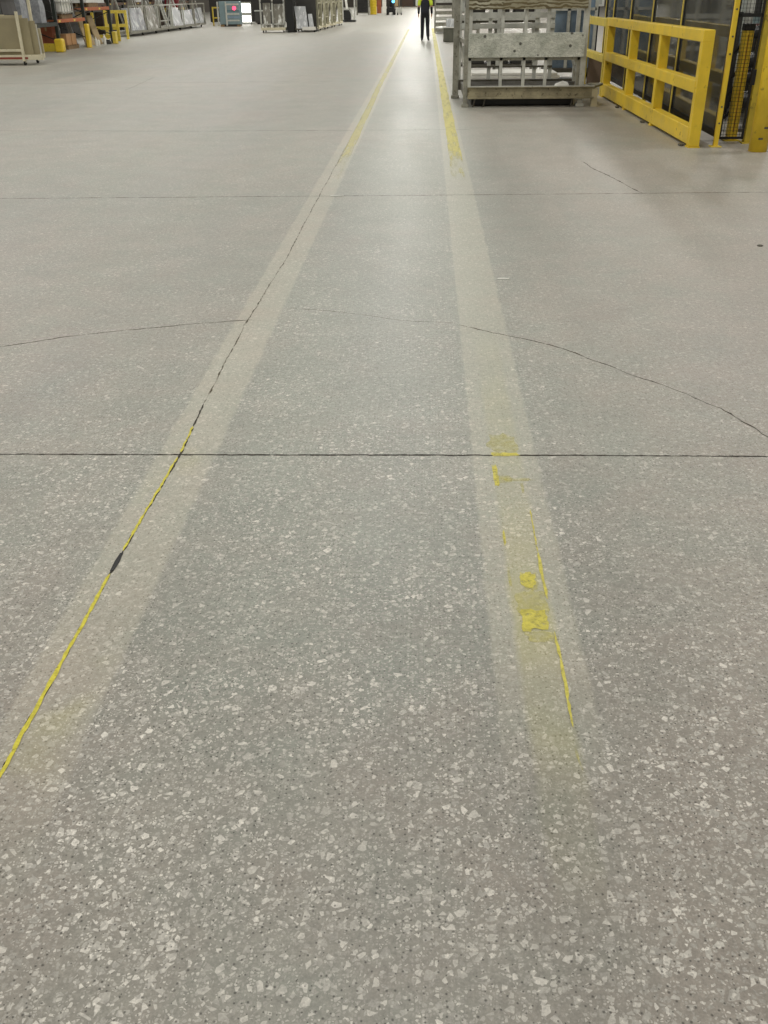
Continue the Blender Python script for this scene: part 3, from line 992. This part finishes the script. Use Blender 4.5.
solo(MB().box(-.15, .15, -.2, .2, 0, .10).box(-.12, .1, -.14, .16, .10, .15), 'scrap_bundle', machine_dark, 'dark scrap bundle on the floor at the foot of the furthest kraft board', 'bundle', (-12.3, 39.4, 0), .2, bevel=.02)
# unseen upper loads, added to shade the bays below
k = 0
for z, spans in ((2.3, ((30.8, 1.1), (32.3, 1.0), (33.6, .8))), (2.4, ((35.2, 1.0), (36.6, 1.0))), (2.6, ((38.2, 1.0), (39.6, 1.0)))):
    for y, s in spans:
        wrapped_load('unseen dark load added on an upper beam to shade the left racks', (-12.9, y, z + .002), .95, s, .9, dark_load, 'added shade loads on the upper beams', seed=20 + k)
        k += 1
# rack guards
t = thing('rack_guard', 'low yellow rack guard with rounded corner at the first dark upright', 'rack guard', (-12.1, 33.6, 0))
MB().box(-.15, .12, -.1, .22, 0, .40).build('corner_post', yellow, t, .05)
MB().box(-.9, -.15, -.05, .05, .02, .26).build('side_bar', yellow_dull, t, .01)
t = thing('rack_guard', 'tall narrow yellow guard post at the second dark upright', 'rack guard', (-12.14, 36.75, 0))
MB().box(-.06, .06, -.16, .10, .01, .76).build('post', yellow, t, .02)
MB().box(-.1, .1, -.2, .15, 0, .01).build('base_plate', yellow_dull, t)
t = thing('rack_guard', 'small yellow guard at the third dark upright', 'rack guard', (-12.12, 39.85, 0))
MB().box(-.07, .07, -.14, .14, .01, .42).build('post', yellow_pale, t, .02)
MB().box(-.1, .1, -.17, .17, 0, .01).build('base_plate', yellow_dull, t)
guard_rail('yellow guard rail end with two bars just past the dark racks', (-13.75, 44.2, 0), 0, .9, (0, .88), .1, ((.98, 1.1), (.46, .58)), yellow_pale, top_h=1.1)
guard_rail('dull yellow guard rail half hidden behind the kraft boards', (-13.6, 42.0, 0), 0, .9, (0, 1.0), .1, ((.42, .54), (.12, .24)), yellow_dull, top_h=1.05)

# second row of racking behind the carts
pallet_rack('distant dark racking behind the row of wrapped sheet carts', (-15.6, 0, 0), (43.5, 48.5, 53.5, 58.5, 63.5, 68.5), 1.1,
            tuple((a, a + 5, (1.35, 2.9), M('brown_beam', (92, 66, 48), .6)) for a in (43.5, 48.5, 53.5, 58.5, 63.5)))
cl = ['dark', 'brown', 'white', 'pale grey']
cm = [dark_load, carton_dark, white_foam, film_grey]
seq = [0, 1, 2, 1, 0, 2, 1, 3, 0, 2]
for i, s in enumerate(seq):
    y = 43.5 + 5 * (i // 2) + (1.4 if i % 2 == 0 else 3.5)
    pl = ['first', 'second', 'third', 'fourth', 'fifth', 'sixth', 'seventh', 'eighth', 'ninth', 'tenth'][i]
    wrapped_load('%s load on the distant rack shelf, %s from the near end' % (cl[s], pl), (-16.1, y, 1.352), .9, .9 + .3 * (i % 3), .45 + .2 * (i % 2), cm[s], 'loads on the distant rack shelf', seed=40 + i)
for i in range(5):
    y = 46 + i * 5
    pl = ['first', 'second', 'third', 'fourth', 'fifth'][i]
    wrapped_load('dark load on the floor under the distant rack, %s from the near end' % pl, (-16.1, y, 0), .9, 2.2, .95, [dark_load, carton_dark][i % 2], 'floor loads under the distant rack', seed=60 + i)


# ------------------------------------------------------------------ row of sheet carts (left, far)
def sheet_cart(label, loc, rz, mats, w=2.0, group='sheet carts along the left side', posts=True, base=grey_steel, h=1.25, load=None):
    """a wheeled cart: base, end posts, leaning frame. local +x is the loaded side"""
    t = thing('sheet_cart', label, 'cart', loc, rz, group)
    b = MB().box(-.45, .62, -w / 2, w / 2, .12, .22)
    b.build('base', base, t, .006)
    for x in (-.36, .36):
        for y in (-w / 2 + .2, w / 2 - .2):
            MB().cyl((x - .025, y, .06), (x + .025, y, .06), .06, 12).build('wheel', rubber, t)
            MB().box(x - .035, x + .035, y - .03, y + .03, .06, .125).build('wheel_fork', dark_steel, t)
    for y in (-w / 2 + .1, w / 2 - .1):
        MB().box(.55, .61, y - .035, y + .035, .22, h).build('corner_post', mats, t)
    MB().box(.55, .61, -w / 2 + .1, w / 2 - .1, h - .06, h).build('top_bar', mats, t)
    if posts:
        for y in (-w / 2 + .06, w / 2 - .06):
            MB().bar((.36, y, .22), (.0, y, h + .3), .07, .07, (0, 1, 0)).build('slanted_post', mats, t)
            MB().bar((-.4, y, .22), (-.08, y, h + .3), .07, .07, (0, 1, 0)).build('rear_post', mats, t)
        m = MB().bar((.02, -w / 2 + .06, h + .26), (.02, w / 2 - .06, h + .26), .06, .06)
        m.bar((.28, -w / 2 + .06, .5), (.28, w / 2 - .06, .5), .05, .05)
        m.build('cross_bar', mats, t)
    return t


def leaning(label, loc, rz, w, h, mat, thick=.18, lean=.22, off=.45, name='wrapped_sheets', group=None):
    o = MB().sheet(((off, -w / 2, 0), (off, w / 2, 0)), ((off - lean, -w / 2, h), (off - lean, w / 2, h)), (thick * .5, 0, 0))
    return solo(o, name, mat, label, 'sheets', loc, rz, group, .012)


X0 = -13.95
A = -.12
sheet_cart('grey sheet cart nearest the yellow guard rail, carrying grey wrapped sheets', (X0, 48.0, 0), A, grey_steel, 2.2)
leaning('grey wrapped sheets on the nearest cart of the left row', (X0, 48.0, .222), A, 2.1, .92, film_grey)
sheet_cart('sheet cart with clear wrapped sheets, second in the left row', (X0, 50.5, 0), A, grey_steel, 2.1)
leaning('clear glossy wrapped sheets on the second cart of the left row', (X0, 50.5, .222), A, 1.9, .98, film_clear)
sheet_cart('empty cart frame of slanted pale posts, third in the left row', (X0, 53.0, 0), A, light_steel, 2.2)
sheet_cart('pale cart frame with a narrow white sheet, fourth in the left row', (X0, 55.6, 0), A, light_steel, 2.2)
leaning('narrow white sheet on the fourth cart of the left row', (X0 + .036, 55.9, .222), A, 1.3, .85, film_white)
sheet_cart('cart with bright bubble-wrapped sheets, fifth in the left row', (X0, 58.2, 0), A, grey_steel, 2.3)
leaning('bright bubble-wrapped sheets on the fifth cart of the left row', (X0, 58.2, .222), A, 2.2, .70, film_white)
sheet_cart('cart with short grey sheets at the far end of the left row', (X0, 61.0, 0), A, grey_steel, 2.2)
leaning('short grey sheets on the furthest cart of the left row', (X0 - .036, 60.7, .222), A, 1.05, .72, film_grey)
leaning('white sheet at the end of the furthest cart in the left row', (X0 + .085, 61.7, .222), A, .7, .78, film_white, lean=.16, off=.45)
t = thing('red_crate', 'dark red crate on a yellow stand above the far end of the cart row', 'crate', (-14.95, 61.6, 0))
m = MB()
for x in (-.35, .35):
    for y in (-.8, .8):
        m.box(x - .04, x + .04, y - .04, y + .04, 0, 1.0)
m.box(-.4, .4, -.85, .85, .93, 1.02)
m.build('stand', yellow_dull, t)
MB().box(-.36, .36, -.75, .75, 1.02, 1.7).build('body', red_dark, t, .02)
m = MB()
for y in (-.5, 0, .5):
    m.box(.36, .385, y - .03, y + .03, 1.03, 1.68)
m.build('slats', M('red_slat', (146, 62, 66), .5), t)

guard_rail('small yellow guard rail of two squares beside the far grey cabinet', (-13.0, 63.2, 0), 0, .62, (0, .30, .60), .07, ((.94, 1.02), (.40, .47)), yellow_dull, top_h=1.02)

# ------------------------------------------------------------------ machine with red lamp and lit inspection board
t = thing('control_machine', 'teal-grey machine with a glowing red lamp at the far left', 'machine', (-11.5, 61.4, 0))
MB().box(-.75, .48, 0, .7, .12, 1.32).build('body', teal_grey, t, .02)
MB().box(-.7, .44, .05, .65, 0, .12).build('plinth', machine_dark, t)
for x in (-.82, -.33):
    MB().box(x - .04, x + .04, -.06, .0, .05, 1.3).build('post', light_steel, t, .004)
for z, mm in ((.28, light_steel), (.45, blue_grey), (.62, light_steel), (.78, M('teal_band', (84, 118, 124), .4)), (1.12, light_steel)):
    MB().box(-.28, .44, -.012, .0, z, z + .08).build('slat_band', mm, t)
red = M('red_lamp', (255, 60, 90), .4, emit=3.0)
MB().cyl((.16, -.05, .96), (.16, 0, .96), .10, 20).build('lamp', red, t)
for x in (-.6, .38):
    MB().box(x - .1, x + .1, -.1, .1, 0, .1).build('foot', wood, t)

t = thing('inspection_board', 'bright white lit inspection board past the machine with the red lamp', 'light board', (-11.5, 66.2, 0))
glow = M('white_light_panel', (255, 252, 246), .4, emit=3.2, var=.01)
m = MB().box(-.62, -.3, -.03, .05, 0.02, 1.25).box(-.3, .34, 0, .05, .02, .12).box(-.3, .34, 0, .05, 1.17, 1.25).box(-.3, .34, -.02, .05, .5, .66).box(.30, .36, 0, .05, .02, 1.25)
m.build('frame', machine_grey, t)
MB().box(-.28, .31, -.006, .01, .67, 1.16).build('upper_light', glow, t)
MB().box(-.28, .31, -.006, .01, .13, .49).build('lower_light', glow, t)
for x in (-.5, .3):
    MB().box(x - .04, x + .04, -.25, .25, 0, .02).build('foot', dark_steel, t)
t = thing('storage_bin', 'dark low bin standing right of the lit white board', 'bin', (-10.3, 66.4, 0))
MB().box(-.6, .55, -.4, .4, .08, .72).build('body', machine_dark, t, .02)
MB().box(-.62, .57, -.42, .42, .72, .78).build('rim', machine_grey, t, .01)
MB().box(-.5, .45, -.3, .3, 0, .08).build('skid', black, t)
MB_ = MB().box(-1.9, 3.6, 0, .3, 0, 1.1)
t = thing('dark_screen', 'tall dark screen wall standing behind the lit board and far carts', 'screen', (-9.5, 70.5, 0))
MB().box(-5.2, 2.2, 0, .06, .05, 2.4).build('panel', M('dark_screen_panel', (38, 35, 32), .7), t)
for x in (-5, -2.5, 0, 2.1):
    MB().box(x - .04, x + .04, -.2, .26, 0, .05).build('foot', black_steel, t)

# ------------------------------------------------------------------ carts in the middle distance
t = thing('glass_cart', 'steel cart with clear glass sheets facing the aisle at mid distance', 'cart', (-7.45, 50.4, 0))
MB().box(-.6, .6, -.1, .9, .10, .22).build('base', cream, t, .006)
for x in (-.58, .0, .56):
    MB().box(x - .035, x + .035, -.08, -.02, .2, 1.7).build('post', light_steel, t)
for z in (.34, 1.28):
    MB().box(-.58, .58, -.08, -.03, z, z + .05).build('cross_bar', light_steel if z < 1 else black_steel, t)
for x in (-.5, .5):
    for y in (0, .8):
        MB().cyl((x - .025, y, .05), (x + .025, y, .05), .05, 12).build('wheel', rubber, t)
for i, (x0, x1, h) in enumerate(((-.48, -.12, 1.05), (-.02, .52, 1.0))):
    o = MB().sheet(((x0, 0, 0), (x1, 0, 0)), ((x0, .12, h), (x1, .12, h)), (0, .03, 0))
    solo(o, 'glass_sheet', film_clear, ['narrow bright sheet at the left of the mid distance glass cart', 'wide dull sheet at the right of the mid distance glass cart'][i], 'sheet', (-7.45, 50.4, .222), 0, 'sheets on the glass cart')
solo(MB().box(-.17, .17, -.25, .8, 0, 1.7), 'black_cabinet', black_steel, 'tall narrow black cabinet between the two mid distance carts', 'cabinet', (-6.62, 50.6, 0), bevel=.01)
t = thing('flat_cart', 'low cart with a white front edge carrying leaning pale sheets', 'cart', (-5.95, 50.5, 0))
MB().box(-.46, .56, -.1, 1.0, .10, .16).build('base', dark_steel, t, .005)
MB().box(-.1, .56, -.12, -.1, .10, .24).build('front_edge', white_sheet, t)
for x in (-.4, .48):
    for y in (0, .8):
        MB().cyl((x - .025, y, .05), (x + .025, y, .05), .05, 12).build('wheel', rubber, t)
MB().box(-.4, .5, .94, .99, .16, 1.6).build('back_board', machine_dark, t)
o = MB().sheet(((-.34, .05, 0), (.18, .05, 0)), ((-.50, .3, .95), (.05, .3, .95)), (0, .06, 0))
solo(o, 'pale_sheet', film_white, 'large pale sheet leaning on the low white-edged cart', 'sheet', (-5.95, 50.5, .162))
o = MB().sheet(((.24, .1, 0), (.46, .1, 0)), ((.16, .3, .62), (.36, .3, .62)), (0, .06, 0))
solo(o, 'pale_sheet', film_white, 'small pale sheet beside the large one on the white-edged cart', 'sheet', (-5.95, 50.5, .162))


def aframe(label, loc, lean, mat, rz=0, load=None):
    t = thing('frame_cart', label, 'cart', loc, rz, 'tall frame carts in the middle of the hall')
    MB().box(-.5, .5, -.9, .9, .10, .2).build('base', cream, t, .005)
    for y in (-.85, .85):
        m = MB().box(.36, .48, y - .06, y + .06, .2, 1.8)
        m.build('post', mat, t)
        MB().bar((.40, y, 1.5), (.40 - lean, y, .22), .08, .08, (0, 1, 0)).build('brace', mat, t)
    for z in (.55, 1.2):
        MB().box(.38, .44, -.85, .85, z, z + .06).build('cross_bar', mat, t)
    for x in (-.4, .4):
        for y in (-.7, .7):
            MB().cyl((x - .025, y, .05), (x + .025, y, .05), .05, 12).build('wheel', rubber, t)
    MB().sheet(((.1, -.8, .202), (.1, .8, .202)), ((.22, -.8, 1.45), (.22, .8, 1.45)), (-.1, 0, 0)).build('backing_board', dark_steel, t)
    return t


khaki = M('khaki_steel', (168, 164, 140), .55, var=.16, scale=5, dirt=.2, dirt_rgb=(110, 100, 74))
for i, (x, y) in enumerate(((-5.85, 52.6), (-5.75, 55.3), (-5.65, 58.4), (-5.55, 62.0))):
    aframe('khaki frame cart, %s in the line of four beyond the white-edged cart' % ['nearest', 'second', 'third', 'furthest'][i], (x, y, 0), .5, khaki)
t = thing('shelf_cart', 'pale frame cart with a dark lower shelf beyond the khaki carts', 'cart', (-5.15, 69.5, 0))
MB().box(-.45, .42, -.3, .6, .02, .12).build('base', black_steel, t, .005)
for x in (-.42, .38):
    MB().box(x - .05, x + .05, -.3, -.2, .12, 1.9).build('post', light_steel, t)
MB().box(-.42, .1, -.28, .5, .70, .78).build('shelf', light_steel, t)
MB().box(-.36, .1, -.2, .45, .13, .69).build('drawer_unit', black, t)
MB().bar((.05, -.25, .75), (.34, -.25, .14), .1, .06, (0, 1, 0)).build('brace', light_steel, t)
o = MB().sheet(((-.25, -.2, 0), (-.1, -.2, 0)), ((-.36, -.1, .8), (-.22, -.1, .8)), (0, .05, 0))
solo(o, 'white_board', white_sheet, 'white panel standing on the shelf of the pale frame cart', 'panel', (-5.1, 69.5, .782))

t = thing('wire_cage', 'dark wire cage with a grey frame near the yellow drums', 'cage', (-5.7, 93.2, 0))
m = MB()
for x in (-.52, .52):
    for y in (0, 1.0):
        m.box(x - .04, x + .04, y - .04, y + .04, 0, 1.5)
for z in (.12, 1.44):
    m.box(-.52, .52, -.04, .04, z, z + .07).box(-.52, .52, .96, 1.04, z, z + .07)
m.build('frame', grey_steel, t)
m = MB()
for i in range(12):
    x = -.48 + i * .087
    m.box(x - .008, x + .008, -.01, .01, .15, 1.45)
    z = .2 + i * .105
    m.box(-.5, .5, -.012, .008, z, z + .015)
m.build('wire_mesh', black_steel, t)
MB().box(-.46, .46, .06, .94, .13, 1.2).build('contents', machine_dark, t, .03)
for i in range(2):
    t = thing('steel_drum', ['yellow drum on the floor, lower of the stacked pair', 'yellow drum on top of the stacked pair'][i], 'drum', (-4.85, 95.2, i * .642), 0, 'stacked yellow drums')
    MB().lathe([(.30, 0), (.31, .02), (.30, .04), (.30, .2), (.312, .22), (.30, .24), (.30, .40), (.312, .42), (.30, .44), (.30, .60), (.31, .62), (.30, .64)], 24).build('body', drum_yellow, t, 0, True)
    MB().cyl((.12, .1, .632), (.12, .1, .6415), .04, 12).build('bung', black, t)
solo(MB().box(-.18, .18, -.2, .2, 0, 1.5), 'white_locker', white_sheet, 'narrow white locker between the yellow drums and the forklift', 'locker', (-4.05, 100.0, 0), bevel=.01)
solo(MB().box(-.2, .2, -.3, .3, 0, 1.2).box(-.22, .22, -.32, .32, 1.14, 1.2), 'storage_bin', carton_red, 'red-brown bin just right of the stacked yellow drums', 'bin', (-4.6, 101.5, 0), bevel=.01)

# forklift with blue lamp
t = thing('forklift', 'dark forklift with a small blue lamp far down the aisle', 'forklift', (-2.95, 92.0, 0))
MB().box(-.55, .12, .0, 1.9, .22, .62).build('chassis', black, t, .05)
MB().box(-.5, .1, 1.1, 1.9, .62, 1.05).build('counterweight', machine_dark, t, .08)
MB().box(-.35, .0, .75, 1.05, .62, 1.1).build('seat', black, t, .05)
m = MB()
for x in (-.5, .08):
    m.bar((x, .25, .6), (x, .45, 2.05), .05, .05, (0, 1, 0)).bar((x, 1.75, 1.0), (x, 1.5, 2.05), .05, .05, (0, 1, 0)).bar((x, .45, 2.05), (x, 1.5, 2.05), .05, .05)
for k in range(5):
    m.bar((-.5, .5 + k * .24, 2.05), (.08, .5 + k * .24, 2.05), .03, .03)
m.build('overhead_guard', black_steel, t)
m = MB()
for x in (-.42, .0):
    m.box(x - .05, x + .05, -.16, -.04, .05, 2.2)
m.box(-.47, .05, -.15, -.05, 1.0, 1.1).box(-.47, .05, -.15, -.05, 2.1, 2.2)
m.build('mast', black_steel, t)
for x in (-.4, -.02):
    MB().box(x - .05, x + .05, -1.1, -.16, .06, .1).build('fork', dark_steel, t)
for x in (-.5, .08):
    for y in (.2, 1.6):
        MB().cyl((x - .09, y, .24), (x + .09, y, .24), .24, 20).build('wheel', rubber, t)
MB().cyl((.02, -.22, 1.05), (.02, -.14, 1.05), .12, 16).build('blue_lamp', M('blue_lamp', (90, 190, 255), .3, emit=3.5), t)
t = thing('pallet_truck', 'small grey pallet truck standing right of the forklift', 'pallet truck', (-2.35, 91.6, 0))
m = MB()
for x in (-.2, .12):
    m.box(x - .07, x + .07, .0, 1.1, .1, .17)
m.build('forks', light_steel, t, .01)
MB().box(-.27, .2, -.12, .0, .1, .55).build('head', light_steel, t, .02)
MB().bar((-.03, -.06, .5), (-.03, -.35, 1.25), .05, .05).build('handle_bar', grey_steel, t)
for x in (-.2, .12):
    MB().cyl((x - .04, -.08, .1), (x + .04, -.08, .1), .1, 14).build('wheel', rubber, t)
    MB().cyl((x - .04, 1.0, .05), (x + .04, 1.0, .05), .05, 12).build('wheel', rubber, t)

# brown crates and the far end
for i, (x, w_, m_, l) in enumerate(((-2.75, 1.6, carton_dark, 'large dark brown crate at the far end of the hall'), (-4.5, .8, kraft, 'pale brown crate left of the dark one at the far end'), (-1.0, 1.2, machine_grey, 'grey crate at the far end above the walker'))):
    t = thing('wooden_crate', l, 'crate', (x, 150, 0), 0, 'crates at the far end')
    MB().box(-w_ / 2, w_ / 2, 0, 1.4, .12, 1.7).build('body', m_, t, .02)
    for s in (-1, 1):
        MB().box(s * w_ * .4 - .06, s * w_ * .4 + .06, 0, 1.4, 0, .12).build('skid', wood, t)

# ------------------------------------------------------------------ right of the walkway, far
t = thing('tray_stack', 'tall stack of grey metal trays standing beyond the walker on the right', 'tray stack', (.78, 47.7, 0))
MB().box(-.42, -.36, 0, .06, 0, 2.0).build('corner_post', grey_steel, t)
MB().box(.40, .46, 0, .06, 0, 2.0).build('corner_post', grey_steel, t)
MB().box(-.42, -.36, .9, .96, 0, 2.0).build('corner_post', grey_steel, t)
MB().box(.40, .46, .9, .96, 0, 2.0).build('corner_post', grey_steel, t)
for i in range(8):
    z = .04 + i * .235
    m = MB().box(-.37, .41, .01, .95, z, z + .02).box(-.37, .41, -.01, .02, z, z + .13).box(-.37, .41, .93, .95, z, z + .13)
    m.box(-.37, -.35, 0, .95, z, z + .13).box(.39, .41, 0, .95, z, z + .13)
    m.build('tray', [grey_steel, light_steel][i % 3 == 2], t, .004)
t = thing('waste_bin', 'dark grey bin with pale rim just beyond the stillage posts', 'bin', (.85, 38.6, 0))
MB().box(-.22, .22, -.25, .25, 0.0, .46).build('body', M('grey_green_bin', (92, 92, 80), .6), t, .03)
MB().box(-.24, .24, -.27, .27, .46, .50).build('rim', white_foam, t, .01)
wrapped_load('pale crumpled wrap piled in the dark grey bin', (.87, 38.6, .502), .30, .30, .26, film_white, name='packing_wrap', seed=90)
t = thing('storage_rack', 'grey steel rack beyond the dark bin, mostly hidden by stillage posts', 'rack', (1.55, 41.0, 0))
for x in (-.5, .5):
    for y in (0, 1.0):
        MB().box(x - .04, x + .04, y - .04, y + .04, 0, 2.2).build('post', grey_steel, t)
for z in (.3, .9, 1.5):
    MB().box(-.5, .5, 0, 1.0, z, z + .05).build('shelf', grey_steel, t)
for i, (x, z) in enumerate(((-.2, .352), (.22, .352), (0, .952))):
    carton_box(['grey box low left in the hidden rack', 'grey box low right in the hidden rack', 'grey box on the middle shelf of the hidden rack'][i], (1.55 + x, 41.5, z), .38, .6, .4, [machine_grey, dark_load, machine_grey][i], 'boxes in the hidden rack', 0, 'storage_box')


# ------------------------------------------------------------------ the walker
def skinned(name, verts, edges, mat, parent, sub=2):
    """verts: list of (x,y,z,r)"""
    me = bpy.data.meshes.new(name)
    me.from_pydata([v[:3] for v in verts], edges, [])
    me.materials.append(mat)
    o = bpy.data.objects.new(name, me)
    COL.objects.link(o)
    if parent is not None: o.parent = parent
    sk = o.modifiers.new('skin', 'SKIN')
    sk.use_smooth_shade = True
    sk.branch_smoothing = .3
    if not me.skin_vertices:
        return o
    for i, v in enumerate(verts):
        r = v[3] if isinstance(v[3], tuple) else (v[3], v[3])
        me.skin_vertices[0].data[i].radius = r
        me.skin_vertices[0].data[i].use_root = (i == 0)
    ss = o.modifiers.new('sub', 'SUBSURF')
    ss.levels = ss.render_levels = sub
    return o


W = thing('person', 'person in dark vest with bright yellow sleeves walking away along the walkway', 'person', (-.06, 39.5, 0))
# walking away (+y). left leg planted forward, right heel lifting behind
V, E_ = [], []


def chain(pts, start=None):
    prev = start
    for p in pts:
        V.append(p)
        i = len(V) - 1
        if prev is not None: E_.append((prev, i))
        prev = i
    return prev


pel = chain([(0, 0, .95, (.155, .11))])
che = chain([(0, .01, 1.10, (.145, .10)), (0, .02, 1.28, (.165, .11)), (0, .02, 1.42, (.15, .09))], pel)
nk = chain([(0, .03, 1.50, .055), (0, .04, 1.56, .052), (0, .05, 1.62, (.070, .085)), (0, .06, 1.70, (.078, .098)), (0, .05, 1.76, (.062, .078))], che)
LL = [(-.09, 0, .86, .088), (-.10, .06, .50, .060), (-.10, .03, .28, .052), (-.105, .0, .09, .032), (-.11, .07, .04, .036), (-.12, .16, .03, .028)]
RL = [(.09, 0, .86, .088), (.10, .02, .50, .060), (.11, -.16, .30, .052), (.125, -.30, .16, .032), (.135, -.26, .07, .036), (.145, -.20, .03, .028)]
chain(LL, pel)
chain(RL, pel)
hands = []
for s, arm in ((-1, [(-.19, .02, 1.42, .062), (-.235, -.02, 1.18, .048), (-.245, .05, .96, .037), (-.24, .09, .90, .030)]),
               (1, [(.19, .02, 1.42, .062), (.235, -.04, 1.18, .048), (.25, .0, .96, .037), (.25, .03, .90, .030)])):
    w_i = chain(arm, che)
    x, y, z = arm[-1][:3]
    palm = chain([(x, y + .012, z - .06, (.022, .036))], w_i)
    for k, (dy, ln) in enumerate(((.034, .070), (.012, .080), (-.010, .074), (-.030, .058))):
        chain([(x, y + .012 + dy, z - .085, .0095), (x - s * .008, y + .012 + dy * 1.1, z - .085 - ln * .55, .009), (x - s * .022, y + .014 + dy, z - .085 - ln, .008)], palm)
    chain([(x - s * .015, y + .045, z - .045, .011), (x - s * .022, y + .065, z - .075, .0095), (x - s * .024, y + .07, z - .095, .008)], palm)
skinned('body', V, E_, skin, W)
# clothing follows the body
V, E_ = [], []
pel = chain([(0, 0, .97, (.170, .125))])
chain([(0, .005, 1.06, (.165, .12)), (0, .01, 1.14, (.15, .11))], pel)
chain([(p[0], p[1], p[2], p[3] + .018) for p in LL[:3]] + [(LL[3][0], LL[3][1], .06, .060)], pel)
chain([(p[0], p[1], p[2], p[3] + .018) for p in RL[:3]] + [(RL[3][0], RL[3][1], .13, .060)], pel)
skinned('trousers', V, E_, black_cloth, W)
V, E_ = [], []
b0 = chain([(0, .005, .92, (.178, .135)), (0, .005, .98, (.185, .138)), (0, .01, 1.12, (.178, .13)), (0, .02, 1.28, (.19, .135)), (0, .02, 1.41, (.16, .11)), (0, .025, 1.48, (.09, .08))])
skinned('vest', V, E_, navy_cloth, W)
for s, arm in ((-1, [(-.17, .02, 1.42, .080), (-.215, .0, 1.30, .070), (-.236, -.02, 1.17, .063)]), (1, [(.17, .02, 1.42, .080), (.215, -.01, 1.30, .070), (.236, -.04, 1.17, .063)])):
    V, E_ = [], []
    chain(arm)
    skinned('sleeve', V, E_, hi_vis, W)
for s, arm in ((-1, [(-.236, -.02, 1.17, .054), (-.245, .05, .97, .045), (-.24, .085, .90, .040)]), (1, [(.236, -.04, 1.17, .054), (.25, .0, .97, .045), (.25, .03, .90, .040)])):
    V, E_ = [], []
    chain(arm)
    skinned('arm_guard', V, E_, black_cloth, W)
for lg in (LL, RL):
    V, E_ = [], []
    chain([(lg[3][0], lg[3][1], lg[3][2] + .02, .055), (lg[3][0], lg[3][1] - .005, lg[3][2] - .04, .046), (lg[4][0], lg[4][1], lg[4][2] + .002, .042), (lg[5][0], lg[5][1], lg[5][2] + .003, .034)])
    skinned('shoe', V, E_, boot, W)
V, E_ = [], []
chain([(0, .02, 1.64, (.072, .070)), (0, .03, 1.72, (.086, .092)), (0, .05, 1.775, (.074, .086))])
skinned('hair', V, E_, hair, W)

# ------------------------------------------------------------------ light
wd = bpy.data.worlds.new('hall_ambience')
SC.world = wd
wd.use_nodes = True
bg = wd.node_tree.nodes['Background']
bg.inputs[0].default_value = (1.0, .985, .93, 1)
bg.inputs[1].default_value = .18


def lamp(x, y, e, z=7.5, sx=.5, sy=1.3):
    l = bpy.data.lights.new('high_bay_lamp', 'AREA')
    l.shape = 'RECTANGLE'
    l.size, l.size_y = sx, sy
    l.energy = e
    l.color = (1.0, .978, .91)
    o = bpy.data.objects.new('high_bay_lamp', l)
    COL.objects.link(o)
    o.location = (x, y, z)


for y in range(-4, 156, 8):
    for x in (-17, -9, -.7, 7):
        lamp(x, y, (160 if y < 52 else 385) if x == -.7 else 182)

# ------------------------------------------------------------------ camera
H, F = 1.55, 920.0
th = math.atan(517 / F)
roll = math.radians(.66)
yaw = math.radians(2.65)
c, s = math.cos(th), math.sin(th)
fw = Vector((0, c, -s))
up = Vector((0, s, c))
rt_ = Vector((1, 0, 0))
r2 = math.cos(roll) * rt_ - math.sin(roll) * up
u2 = math.sin(roll) * rt_ + math.cos(roll) * up
Rz = Matrix.Rotation(yaw, 3, 'Z')
r2, u2, fw = Rz @ r2, Rz @ u2, Rz @ fw
mx = Matrix((r2, u2, -fw)).transposed().to_4x4()
mx.translation = Vector((0, 0, H))
cd = bpy.data.cameras.new('camera')
cam = bpy.data.objects.new('camera', cd)
COL.objects.link(cam)
cam.matrix_world = mx
cd.sensor_fit = 'VERTICAL'
cd.sensor_height = 24
cd.sensor_width = 18
cd.lens = 24 * F / 1024
cd.clip_end = 400
cd.clip_start = .05
SC.camera = cam

vs_ = SC.view_settings
vs_.view_transform = 'Standard'
vs_.look = 'None'
vs_.exposure = 0.10
vs_.gamma = 1
vs_.use_curve_mapping = False
SC.cycles.max_bounces = 6
SC.cycles.diffuse_bounces = 3
SC.cycles.glossy_bounces = 3
SC.cycles.transparent_max_bounces = 12
SC.cycles.sample_clamp_indirect = 4
